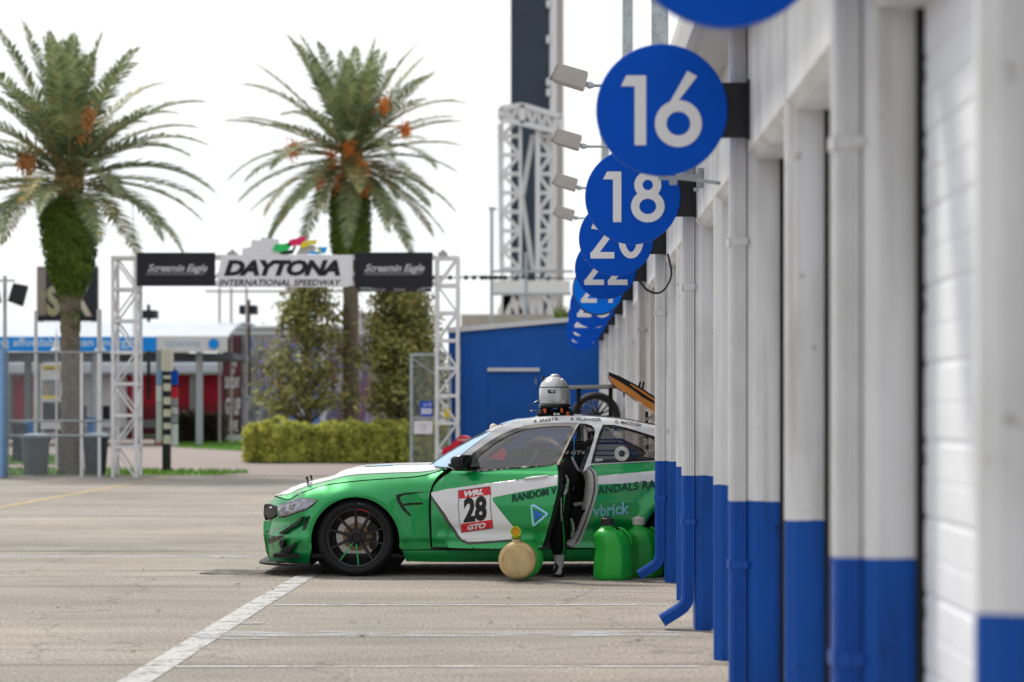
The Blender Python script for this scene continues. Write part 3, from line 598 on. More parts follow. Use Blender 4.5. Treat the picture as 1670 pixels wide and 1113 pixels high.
def panel(name, poly, mat, parent=car, holes=(), off=0, step=.022, solid=0, fn=flank, local=False, smooth=180):
    vs, fs = cdt(poly, holes, step); m = MB(); m.add([fn(x, z, off) for x, z in vs], fs)
    o = m.build(name, mat, parent, smooth=smooth, recalc=False, local=local)
    # face the viewer side
    me = o.data
    if sum(p.normal.y*p.area for p in me.polygons) > 0: me.flip_normals()
    if solid:
        md = o.modifiers.new('solid', 'SOLIDIFY'); md.thickness = solid; md.offset = -1
        es = o.modifiers.new('split', 'EDGE_SPLIT'); es.split_angle = R(50)
    return o
def mirror(o, name=None):                    # the far side of the car
    me = o.data.copy(); yo = org(o.parent)[1]
    for v in me.vertices: v.co.y = 2*(YM-yo) - v.co.y
    me.flip_normals(); c = bpy.data.objects.new(name or o.name.split('.')[0], me); COL.objects.link(c); c.parent = o.parent; ORG[c.name] = org(o.parent)
    for md in o.modifiers:
        if md.type == 'SOLIDIFY': n = c.modifiers.new('solid', 'SOLIDIFY'); n.thickness = md.thickness; n.offset = -1; c.modifiers.new('split', 'EDGE_SPLIT').split_angle = R(50)
    return c
def archpts(cx, cz, r, a0, a1, n=26, sx=1): return [(cx + r*sx*math.cos(R(a0+(a1-a0)*i/n)), cz + r*math.sin(R(a0+(a1-a0)*i/n))) for i in range(n+1)]

# --- front fender and bumper
AC = (XWF-.003, .300)
top = C(spl([(449.5, 811), (458, 813.5), (471, 816), (484, 809), (495.6, 803.6), (529.7, 793), (570.7, 787), (610, 783.5), (645, 781), (680, 778.5), (710, 772), (731, 763.5)], 4))
door_front = C(spl([(731, 763.5), (717, 774), (707, 787), (701, 803), (699, 822), (699.5, 850), (701, 880), (702.5, 896)], 4))
arch = archpts(AC[0], AC[1], .378, -8, 188)
nose = C([(442, 920), (439, 912), (434, 900), (430.8, 880), (429.3, 862), (430.2, 850), (434, 850), (444, 847.5), (452.5, 842), (452.5, 826), (441, 822.5), (440, 819), (449.5, 811)])
pf = top + door_front[1:] + C([(656.5, 897)]) + arch + C([(503.5, 921)]) + nose[:-1]
hp = C([(452, 826), (460, 821), (475, 816), (492, 812), (506, 813), (517.8, 815.6), (509, 824), (499, 831), (483, 836), (466, 842.5), (454.6, 843)])
fender = panel('front_fender', pf, mt['green'], step=.018, solid=.004, holes=[hp]); mirror(fender)
# --- sill
ps = C([(656.5, 898.4), (702, 898.2), (800, 897.6), (900, 896.8), (1030, 895.5)]) + archpts(XWR, .30, .372, 195, 172, 6)[::-1][:0] + C([(1043, 895.2), (1046, 915), (960, 916), (800, 917), (700, 917), (662, 915.5)])
sill = panel('sill', ps, mt['green'], solid=.01); mirror(sill)
# --- white upper body with the roof rail; the rear quarter and the lower rear quarter in green
belt_r = [(962, 758.5), (1065, 753), (1130, 749), (1180, 744)]
up_out = [(733.5, 763), (742, 752), (760, 737), (783, 719), (803, 704.5), (821, 694.5), (850, 685.0), (885, 680.3), (930, 678.6), (985, 681.5), (1021, 686), (1065, 694.5), (1105, 706), (1150, 722), (1190, 737), (1215, 746)]
up_in = [(1215, 749.5), (1130, 750.8), (1065, 753), (1000, 756.4), (963.5, 758.2), (951, 770), (955, 757), (961, 740), (968, 718), (970.5, 706), (969.5, 699), (965, 694), (955, 691), (925, 690), (885, 691), (851, 695.5), (817, 709), (795, 722), (774, 737), (750, 755), (741, 766)]
qwin = [(983, 692.7), (1002, 693.2), (1021, 697.5), (1065, 711), (1098, 724), (1112, 738), (1114, 747), (1065, 751.5), (1000, 755), (963.5, 756.5), (968, 738), (976, 710)]
up = panel('roof_side', C(spl(up_out, 3)) + C(up_in), mt['white'], holes=[C(qwin)], solid=.006); mirror(up)
panel_q = C(spl([(962.5, 759.2), (971, 769), (974.5, 779), (975, 796), (972, 812), (966, 832), (957, 858), (946, 884), (940, 890), (932, 893.5)], 3)) + C([(1037, 894)])
qarch = archpts(XWR, .30, .375, 180, 0, 20)
pq = panel_q + qarch + [(XWR+.375, .27), (2.02, .27), (2.19, .40), (2.21, .70), (2.17, .93)] + C([(1215, 750.4), (1130, 751.7), (1065, 753.9), (1000, 757.3)])
quarter = panel('rear_quarter', pq, mt['green'], solid=.006); mirror(quarter)
# --- black inner shell behind the seams, wheel-arch liners, floor
m = MB()
inner = [cu(452, 822), cu(500, 808), cu(560, 796), cu(640, 790), cu(690, 787), cu(725, 778), cu(735, 790), cu(708, 890), cu(700, 905)] + C([(655, 900)]) + archpts(AC[0], AC[1], .41, 0, 180, 16) + C([(508, 915), (450, 912), (440, 870), (452, 846)])
vs, fs = cdt(inner, step=.05); m.add([(x, YC+D(x, z)+.03, z) for x, z in vs], fs)
sh = m.build('inner_shell', mt['carbon'], car, smooth=180); mirror(sh)
for xw in (XWF, XWR):
    m = MB(); rows = []
    for i in range(25):
        a = R(-18 + 216*i/24); rows.append([(xw+math.cos(a)*.395, YC+D(xw+math.cos(a)*.395, ZW+math.sin(a)*.395)+.025, .30+math.sin(a)*.395), (xw+math.cos(a)*.40, YC+.40, .30+math.sin(a)*.40)])
    m.grid(rows); k = len(m.v); m.lathe([(.0001, 0), (.41, 0)], (xw, YC+.41, .30), 'y', 24); l_ = m.build('wheel_arch_liner', mt['trim'], car, smooth=60); mirror(l_)
m = MB(); m.box(-2.42, 2.1, YC+.12, 2*YM-YC-.12, .155, .19); m.build('floor_pan', mt['carbon'], car)
# --- livery and vents on the fender
def dec(name, pts, mat, off=.0035, sm=False, parent=car, step=.02): return panel(name, C(spl(pts, 4)) if sm else C(pts), mat, off=off, step=step, parent=parent)
dec('fender_vent', [(645.5, 807.5), (660, 804.5), (700, 801.5), (660, 807.5), (652.5, 810.5), (653, 816), (657, 821.5), (690, 819.5), (688.5, 823), (658, 825), (671.5, 841.5), (667.5, 842), (656, 831), (648, 818)], mt['black'], .004)
dec('bumper_slot', [(502, 841.5), (506.5, 842), (503, 852), (497.5, 864.5), (493, 866), (494.5, 855)], mt['black'], .003)
dec('bumper_intake', [(437, 881), (444, 875), (462, 873), (463.5, 876), (452, 882), (443, 887), (438, 887)], mt['black'], .003)
dec('bumper_crease', [(432, 868), (446, 860), (466, 856.5), (490, 848), (468, 860), (450, 866), (436, 877)], M('deep green', (.003, .15, .04), .3, .3, coat=1), .002)
m = MB()
for pts in ([(456, 868), (466, 862), (483, 852.5), (490, 844), (494.5, 842), (493.5, 848), (485, 857), (470, 865), (462, 870.5), (456, 871)],):
    pp = C(pts); n = len(pp); m.prism(pp, lambda x, z: flank(x, z, .0015), lambda x, z: flank(x, z, .05))
m.build('canard', mt['carbon'], car, bevel=.003)
m = MB(); pp = C([(455.5, 886), (458, 880), (464, 879), (465, 884), (462, 893), (476, 888.5), (482.5, 884.5), (483, 889), (476, 896), (474, 900.5), (468, 904), (460, 905.5), (455, 902), (460, 897)])
m.prism(pp, lambda x, z: flank(x, z, .0015), lambda x, z: flank(x, z, .06)); m.build('canard', mt['carbon'], car, bevel=.003)
# splitter
m = MB(); rows = []
sp = [(-2.585, .50), (-2.57, .36), (-2.50, .20), (-2.38, .08), (-2.2, .015), (-2.09, .0)]
poly = [(x, YC+d) for x, d in sp] + [(-2.09, 2*YM-YC)] + [(x, 2*YM-YC-d) for x, d in sp[::-1]][1:]
m.prism(poly, lambda a, b: (a, b, .088), lambda a, b: (a, b, .112)); m.build('splitter', mt['carbon'], car, bevel=.006)
m = MB(); m.prism([(-2.44, YC+.52), (-2.36, YC+.34), (-2.20, YC+.18), (-2.1, YC+.12), (-2.1, YM), (-2.47, YM)], lambda a, b: (a, b, .113), lambda a, b: (a, b, .185)); o = m.build('air_dam', mt['carbon'], car); mirror(o)
# kidney grille and nose
m = MB(); pp = C([(430.5, 824), (434, 821.5), (443, 822.5), (451.5, 826.5), (451.8, 838), (445, 845), (437, 848.5), (432, 849), (430, 838)])
m.prism(pp, lambda x, z: (x+.01, YC+D(x, z)+.05, z), lambda x, z: (x, YC+D(x, z)-.003, z)); g1 = m.build('grille', mt['black'], car, bevel=.004); mirror(g1)
m = MB(); m.ellip((-2.475, YC+D(-2.47, .56)-.012, .57), (.016, .006, .010), 8, 6); m.build('badge', mt['chrome'], car, smooth=60)
m = MB(); rows = []
for z in (.13, .2, .3, .4, .5, .6, .655):
    x = cu(430, HY-(z-EH)*F/YC)[0]; x = interp(z, [.13, .2, .3, .4, .47, .6, .655], [-2.42, -2.45, -2.475, -2.485, -2.49, -2.47, -2.44])
    dd = D(x, z); rows.append([(x-.05*math.sin(math.pi*i/12), YC+dd+(1.87-2*dd)*i/12, z) for i in range(13)])
m.grid(rows); m.build('bumper_nose', mt['green'], car, smooth=180)
# headlight
hp = C([(452, 826), (460, 821), (475, 816), (492, 812), (506, 813), (517.8, 815.6), (509, 824), (499, 831), (483, 836), (466, 842.5), (454.6, 843)])
m = MB(); vs, fs = cdt(hp, step=.015); m.add([flank(x, z, -.026) for x, z in vs], fs); n = len(hp)
hl = m.build('headlight', M('lamp interior', (.16, .15, .20), .4, .0, col2=(.85, .86, .95), vscale=26), car)
m = MB()
for hx, hy_, r in ((463, 833, .030), (478, 828.5, .034)):
    x, z = cu(hx, hy_); m.lathe([(.0001, .02), (r*.6, .012), (r, -.012), (r+.006, -.012), (r+.006, .02)], (x, YC+D(x, z)+.014, z), 'y', 20); m.ellip((x, YC+D(x, z)+.022, z), (r*.55, .014, r*.55), 12, 8)
m.build('lamp_reflector', mt['chrome'], hl, smooth=50)
m = MB()
for a, b, w in (((455, 840), (470, 838), .012), ((470, 838), (497, 829), .012), ((488, 823), (512, 816), .016), ((456, 825), (488, 815.5), .008)):
    A, B_ = cu(*a), cu(*b); m.bar((A[0], YC+D(*A)+.014, A[1]), (B_[0], YC+D(*B_)+.014, B_[1]), w, .01)
m.build('lamp_trim', M('lamp silver', (.55, .55, .60), .25, .8, var=.5, vscale=60), hl)
o = panel('lens', hp, glass_mat('lens glass', (.92, .92, .95), .12), hl, off=0, step=.02)
dec('headlight_seal', [(517.8, 815.6), (520, 814.3), (511, 825), (499.5, 832.6), (483, 837.6), (466, 844.3), (454, 845), (454.4, 843.2), (466, 842), (483, 835.6), (499, 830.3), (509, 823)], mt['trim'], .0015)

# --- bonnet: green edge, white top, power dome
edge = spl([(449.5, 809.5), (460, 812), (471, 814.3), (484, 807), (495.6, 801.8), (529.7, 791.2), (570.7, 785.2), (610, 781.8), (645, 779.3), (680, 776.5), (708, 770.5), (729, 761.5)], 4)
silh = [(430, 822), (437, 817), (451, 808.5), (462, 801), (472, 795), (487, 789), (502, 784), (520, 779.5), (537, 775.5), (552, 769), (565, 764.5), (584, 762.3), (605, 761), (640, 759.6), (694, 759), (735, 758)]
def sil(px): return interp(px, [a for a, b in silh], [b for a, b in silh])
def hood_rows(s0, s1, n, lift, i0=0, i1=None):
    rows = []
    for (px, py) in edge[i0:i1]:
        x, z = cu(px, py); y0 = YC + D(x, z); yy = sil(px)
        row = []
        for k in range(n+1):
            s = s0 + (s1-s0)*k/n; lat = s*2 if s < .5 else (1-s)*2      # 0 edge .. 1 centre
            y = y0 + (2*(YM-y0))*s
            zc = EH + (HY-yy)*(YC+.55)/F - .004
            f = math.sin(min(1, lat/.55)*math.pi/2)**.75
            zz = z + (zc - z)*f
            if px > 545: zz += .010*g(lat-.42, .10) - .006*g(lat-.25, .08)
            row.append((x - .05*(1-(1-lat)**2)*max(0, min(1, (500-px)/60)), y, zz + lift))
        rows.append(row)
    return rows
m = MB(); m.grid(hood_rows(0, 1, 40, 0)); m.build('bonnet', mt['green'], car, smooth=180)
m = MB(); rows = hood_rows(0, 1, 60, .0035); rows2 = []
for i, r in enumerate(rows):
    px = edge[i][0]; s_ = interp(px, [449, 471, 500, 560, 640, 729], [.07, .07, .075, .075, .06, .035]); k = max(1, int(s_*60)); rows2.append([r[j] for j in range(0, 61)]); 
    x0r = []
    for j in range(61):
        s = s_ + (1-2*s_)*j/60; q = s*60; a = int(q); b = min(60, a+1); t = q-a; x0r.append(tuple(r[a][c]*(1-t)+r[b][c]*t for c in range(3)))
    rows2[-1] = x0r
m.grid(rows2); m.build('bonnet_stripe', mt['white'], car, smooth=180)
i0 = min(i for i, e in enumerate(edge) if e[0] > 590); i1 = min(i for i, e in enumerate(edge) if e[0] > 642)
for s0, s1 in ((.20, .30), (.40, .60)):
    m = MB(); m.grid(hood_rows(s0, s1, 6, .0065, i0, i1)); m.build('bonnet_vent_and_sheen', mt['lblue'] if s0 > .3 else mt['greyd'], car, smooth=180)  # grey strip is a vent; light blue one paints a bluish reflection
for q, lab in ((0, None), (1, None)):         # bonnet pins
    px = (502, 508.5)[q]; x, _ = cu(px, 790); y = YC + (.33, 1.35)[q]; z = EH + (HY-(786, 783.5)[q])*y/F
    x = (px-VX)*y/F
    m = MB(); m.tube([(x, y, z-.03), (x, y, z+.012), (x-.006, y, z+.032)], [.006, .008, .010], 8); m.tube([(x-.006, y, z+.024), (x-.010, y, z+.044)], .011, 8); m.lathe([(.0001, .004), (.028, .003), (.030, 0)], (x+.01, y, z-.008), 'z', 14)
    m.build('bonnet_pin', mt['black'], car, smooth=50)
# --- windscreen and roof
def a_edge(px, py, off=0): x, z = cu(px, py); return Vector((x, YC+D(x, z)-off, z))
ap = [(733.5, 763), (742, 752), (760, 737), (783, 719), (803, 704.5), (821, 694.5)]
cen = [(699, 758.5), (712, 749), (737, 733), (763, 717), (790, 704), (814, 693.2)]
def screen_rows(s0=0, s1=1, lift=0, n=24, pts=None):
    rows = []
    for a, c2 in pts or list(zip(ap, cen)):
        e = a_edge(*a); ym = YC + .62; xc = (c2[0]-VX)*ym/F; zc = EH + (HY-c2[1])*ym/F; row = []
        for k in range(n+1):
            s = s0 + (s1-s0)*k/n; lat = 1-abs(2*s-1); f = 1-(1-lat)**2.6; y = e.y + 2*(YM-e.y)*s
            row.append((e.x + (xc-e.x)*f, y, e.z + (zc-e.z)*f + lift))
        rows.append(row)
    return rows
m = MB(); m.grid(screen_rows(.012, .988)); m.build('windscreen', mt['screen'], car, smooth=180)
m = MB(); m.grid(screen_rows(.012, .988, .002, pts=list(zip(ap, cen))[4:])); m.build('sun_strip', mt['white'], car, smooth=180)
m = MB(); m.grid([[(p[0]+.004, p[1], p[2]-.002) for p in r] for r in screen_rows(-.0, .03, 0, 3)]); o = m.build('windscreen_seal', mt['trim'], car); mirror(o)
roof_e = spl(up_out[5:], 3); roof_c = [(814, 693.2), (832, 687.8), (851, 682.6), (885, 677.2), (936, 675.8), (987, 679.2), (1021, 682.8), (1065, 691), (1110, 702), (1150, 716), (1190, 735), (1215, 742)]
def rc(px): return interp(px, [a for a, b in roof_c], [b for a, b in roof_c])
rows = []; rowsb = []
for e_ in roof_e:
    e = a_edge(*e_); ym = YC+.75; zc = EH+(HY-rc(e_[0]))*ym/F; row = []
    for k in range(25):
        s = k/24; lat = 1-abs(2*s-1); f = 1-(1-lat)**2.4; row.append((e.x - (.04*f if e_[0] < 860 else 0), e.y+2*(YM-e.y)*s, e.z+(max(zc, e.z+.004)-e.z)*f))
    rows.append(row)
m = MB(); m.grid(rows); m.build('roof', mt['white'], car, smooth=180)
m = MB(); m.grid([[(p[0], p[1], p[2]+.003) for p in r[3:22]] for r in rows if r[0][0] > .18 and r[0][0] < 1.1]); m.build('roof_stripe', mt['black'], car, smooth=180)
m = MB(); m.grid([[(p[0], p[1], p[2]+.003) for p in r[2:23]] for r in rows if r[0][0] < -.14]); m.build('roof_film', mt['screen'], car, smooth=180)
m = MB(); bootp = [(2.19, .93), (2.19, .5)]
m.add([(1.61, YC+.3, 1.03), (2.19, YC+.3, .96), (2.19, 2*YM-YC-.3, .96), (1.61, 2*YM-YC-.3, 1.03)], [(0,1,2,3)]); m.add([(2.19, YC+.24, .96), (2.22, YC+.24, .3), (2.22, 2*YM-YC-.24, .3), (2.19, 2*YM-YC-.24, .96)], [(0,1,2,3)]); m.build('boot_lid', mt['white'], car)
m = MB(); m.lathe([(.0001, .05), (.025, .042), (.035, .02), (.035, 0)], ((805-VX)*(YM)/F, YM, EH+(HY-700)*YM/F), 'z', 16); m.lathe([(.006, -.08), (.006, 0.02)], ((805-VX)*(YM)/F, YM, EH+(HY-700)*YM/F), 'z', 8); m.build('antenna_puck', mt['cream'], car, smooth=50)
m = MB(); m.grid([[(.78+.02*j, YC+.5+.95*i/8, 1.325+.05*math.sin(math.pi*j/9)*math.sin(math.pi*(i+1)/10)) for j in range(10)] for i in range(9)]); m.build('roof_scoop', mt['black'], car, smooth=180)
# --- quarter window, its frame and prints
def ring(outer, k):                            # shrink polygon towards its centre by k metres (offset)
    n = len(outer); a = sum(outer[i][0]*outer[(i+1) % n][1]-outer[(i+1) % n][0]*outer[i][1] for i in range(n)); sg = 1 if a > 0 else -1; r = []
    for i in range(n):
        p, q, s = outer[i-1], outer[i], outer[(i+1) % n]
        u = Vector((q[0]-p[0], q[1]-p[1])).normalized(); v = Vector((s[0]-q[0], s[1]-q[1])).normalized()
        nn = Vector((-u.y-v.y, u.x+v.x)); nn = nn.normalized() if nn.length > 1e-6 else Vector((-u.y, u.x)); c_ = max(.5, nn.dot(Vector((-u.y, u.x)))); r.append((q[0]+nn.x*k/c_*sg, q[1]+nn.y*k/c_*sg))
    return r
qw = C(qwin); qi = ring(qw, .022)
qf = panel('quarter_window', qw, mt['black'], holes=[qi], off=.003); mirror(qf)
o = panel('pane', qi, mt['glass'], qf, off=-.004)
panel('window_film', C([(987, 696), (992, 700), (1010, 722), (1045, 751.5), (1000, 753.5), (967, 754.5), (972, 738), (979, 712)]), mt['dglass'], qf, off=-.001)
wx, wz = cu(1014, 740); m = MB()
rows = [[(wx+r*math.cos(R(a*10)), YC+D(wx, wz)-.006+r*math.sin(R(a*10))*.5*0 - 0*r, wz+r*math.sin(R(a*10))) for a in range(36)] for r in (.028, .063)]
rows = [[(p[0], YC+D(p[0], p[2])-.0035, p[2]) for p in r] for r in rows]
m.grid(rows, closed=True); m.build('ring_print', mt['suitg'], qf)
def ctext(name, s, x0, y0, x1, y1, hgt, mat, parent=car, off=.003, fn=None, conv=None, **kw):   # baseline px start/end, height px
    conv = conv or cu; fn = fn or flank
    dx, dy = x1-x0, y1-y0
    def f(u, v): X, Y_ = conv(x0+dx*u + kw_sh*v*hgt, y0+dy*u-hgt*v); return fn(X, Y_, off)
    kw_sh = kw.pop('lean', 0)
    m = MB(); text_mb(m, s, f, **kw); return m.build(name, mat, parent, recalc=False, local=(fn is not flank))
ctext('film_lettering', 'TRW', 970.5, 753.5, 984, 752.5, 4.5, mt['board'], qf, .003, bold=.03, shear=.3)
ctext('name_lettering', 'P. SPARTA', 871, 690.2, 910, 685.6, 5, mt['tealt'], bold=.03, spacing=1.15, off=.006)
ctext('name_lettering', 'P. FILSINGER', 931, 686.2, 980.5, 687, 4.8, mt['tealt'], bold=.03, spacing=1.15, off=.006)
ctext('name_lettering', 'C. MACDUFF', 1003, 690, 1045.5, 696.8, 5, mt['tealt'], bold=.03, spacing=1.15, off=.006)
# --- quarter livery
dec('side_stripe', [(975.5, 776.5), (1010, 773.2), (1065, 768.3), (1120, 763), (1190, 756.5), (1190, 774), (1120, 780.5), (1065, 785.5), (1010, 789), (975.3, 790.5)], mt['white'])
ctext('team_lettering', 'ANDALS RACING', 974.5, 807.0, 1111, 790.5, 13.5, mt['tealt'], off=.0085, bold=.02, spacing=1.05)
ctext('sponsor_lettering', 'vbrick', 966.5, 844.2, 1026.5, 838.2, 19.5, mt['lblue'], off=.0055, bold=.02)
ctext('sponsor_fill', 'vbrick', 966.9, 843.6, 1026.1, 837.8, 18.3, M('sponsor teal', (.03, .28, .22), .4), off=.0085, bold=-.022)
# --- door aperture: grey jamb, rounded in section, and the dark cabin behind
jo = spl([(963, 761), (971.5, 770), (974.5, 779), (975, 796), (972, 812), (966, 832), (957, 858), (946, 884), (940, 889.5), (931, 892.5)], 4)
ji = spl([(948, 771), (952.5, 778), (954.5, 790), (953.5, 803), (951, 820), (946, 838), (940.5, 853), (934, 868), (929, 877), (918, 884)], 4)
m = MB(); rows = []
for k, (t, dep) in enumerate(((0, -.001), (.12, .008), (.2, .022), (.3, .026), (.38, .018), (.55, .03), (.72, .06), (.86, .10), (1, .16))):
    row = []
    for a, b in zip(jo, ji):
        q = (a[0]+(b[0]-a[0])*t, a[1]+(b[1]-a[1])*t); x, z = cu(*q); row.append((x, YC+D(x, z)+dep, z))
    rows.append(row)
m.grid(rows); jb = m.build('door_jamb', mt['grey'], car, smooth=50); mirror(jb)
m = MB(); m.tube([flank(*cu(a[0]-5.2, a[1]), -.020) for a in jo[2:-3]], .006, 6); m.build('door_seal', mt['greyd'], jb, smooth=60)
m = MB(); rows = []
for t, dep in ((0, .0), (.5, .05), (1, .11)):
    rows.append([(x, YC+D(x, z)+dep, z) for x, z in C([(702, 896.5), (750, 896.8), (800, 896.8), (870, 896.3), (938, 893)])])
m.grid([[(p[0], p[1], p[2]+.03*i) for p in r] for i, r in enumerate(rows)]); o = m.build('door_sill_step', mt['greyd'], car, smooth=60); mirror(o)
pil = [(966, 759), (951, 770), (954.8, 757), (960.8, 740), (967.8, 718), (970.3, 706), (969.3, 699), (965, 694.2), (955, 691.2), (935, 690.3)]
m = MB(); m.grid([[(x, YC+D(x, z)+dp, z) for x, z in C(spl(pil[1:], 4))] for dp in (.002, .02, .07)]); m.grid([[(x-dx, YC+D(x, z)+.07, z) for x, z in C(spl(pil[1:], 4))] for dx in (0, .035)]); o = m.build('pillar_trim', mt['black'], car, smooth=60); mirror(o)
# cabin: far side trim, dash, seats, cage, wheel
m = MB()
m.add([(-1.0, YM+.8, .25), (1.4, YM+.8, .25), (1.4, YM+.8, .93), (-1.0, YM+.8, .93)], [(0,1,2,3)]); m.add([(-1.02, YC+.1, .2), (-1.02, YM+.83, .2), (-.95, YM+.80, .90), (-.95, YC+.18, .90)], [(0,1,2,3)])
m.add([(1.0, YC+.1, .2), (1.0, YM+.8, .2), (.85, YM+.7, .95), (.85, YC+.1, .95)], [(0,1,2,3)]); m.add([(.85, YC+.12, .95), (1.62, YC+.2, .99), (1.62, YM+.7, .99), (.85, YM+.72, .95)], [(0,1,2,3)])
m.build('cabin_lining', mt['trim'], car)
m = MB(); m.grid([[(-.97+.45*a, YC+.16+b*1.55/10, .90+.06*math.sin(a*2.4)-.25*max(0, a-.75)*4*.6) for b in range(11)] for a in (0, .25, .5, .75, 1)]); m.build('dashboard', mt['seat'], car, smooth=60)
m = MB()
cage = [[(-.78, YC+.20, .3), (-.76, YC+.22, .9), (-.42, YC+.33, 1.18), (-.25, YC+.40, 1.27), (.25, YC+.43, 1.305)], [(.25, YC+.43, 1.305), (.28, YC+.22, .8), (.28, YC+.18, .3)], [(.25, YC+.43, 1.305), (.25, YM+.5, 1.305)], [(.27, YC+.38, 1.26), (1.45, YC+.35, .72)], [(.25, YM+.5, 1.305), (1.45, YM+.55, .72)], [(.25, YM+.5, 1.305), (.28, YM+.72, .3)], [(-.78, YM+.72, .3), (-.76, YM+.70, .9), (-.25, YM+.53, 1.27), (.25, YM+.5, 1.305)],
        [(.28, YC+.19, .62), (-.72, YC+.21, .48)], [(.28, YC+.19, .38), (-.72, YC+.21, .72)], [(.28, YC+.25, .95), (.28, YM+.7, .95)]]
for c_ in cage: m.tube(c_, .021, 10)
m.build('roll_cage', mt['lampg'], car, smooth=60)
for yy in (YC+.52, YM+.40):
    m = MB(); prof = [(-.06, .30), (-.10, .42), (.02, .40), (.10, .55), (.17, .80), (.22, 1.05), (.25, 1.16), (.32, 1.16), (.31, 1.0), (.27, .7), (.22, .4), (.1, .27)]
    m.prism(prof, lambda a, b: (a, yy-.24, b), lambda a, b: (a, yy+.24, b)); w_ = [(.05, .8), (.02, .98), (.08, 1.13), (.30, 1.15), (.30, .95), (.22, .75)]
    for s in (-1, 1):
        m.prism(w_, lambda a, b: (a, yy+s*.19, b), lambda a, b: (a, yy+s*.25, b)); m.prism([(-.25, .3), (-.27, .5), (0, .52), (.12, .6), (.2, .3)], lambda a, b: (a, yy+s*.23, b), lambda a, b: (a, yy+s*.29, b))
    st_ = m.build('seat', mt['seat'], car, bevel=.02)
m = MB(); c0 = Vector((-.60, YC+.50, .88)); ax_ = Vector((.85, 0, .5)).normalized(); b1 = Vector((0, 1, 0)); b2 = ax_.cross(b1)
m.tube([c0+b1*.16*math.cos(R(a))+b2*.16*math.sin(R(a)) for a in range(0, 361, 15)], .016, 8, cap=False)
for a in (0, 180, 270): m.tube([c0, c0+b1*.15*math.cos(R(a))+b2*.15*math.sin(R(a))], .014, 6)
m.tube([c0, c0-ax_*.25], .02, 8); m.build('steering_wheel', mt['seat'], car, smooth=60)
m = MB(); m.tube(spl([(.13, YC+.30, 1.26), (.155, YC+.28, 1.18), (.15, YC+.26, 1.0), (.16, YC+.2, .86), (.15, YC+.2, .74)]), .005, 6); m.build('drink_tube', M('blue hose', (.02, .25, .65), .4), car, smooth=60)
m = MB(); text_mb(m, 'M4 GT4', rect_fn(.02, .25, 1.035, 1.07, YC+.26), shear=.3, bold=.02); m.build('seat_lettering', mt['lampg'], car, recalc=False)
m = MB(); m.add([(.02, YC+.33, .88), (.06, YC+.33, .88), (-.02, YC+.30, 1.06), (-.05, YC+.30, 1.06)], [(0,1,2,3)]); m.add([(.18, YC+.24, .90), (.215, YC+.24, .88), (.14, YC+.24, 1.02), (.125, YC+.24, 1.01)], [(0,1,2,3)]); m.build('harness', mt['suitg'], car, solid=.004)

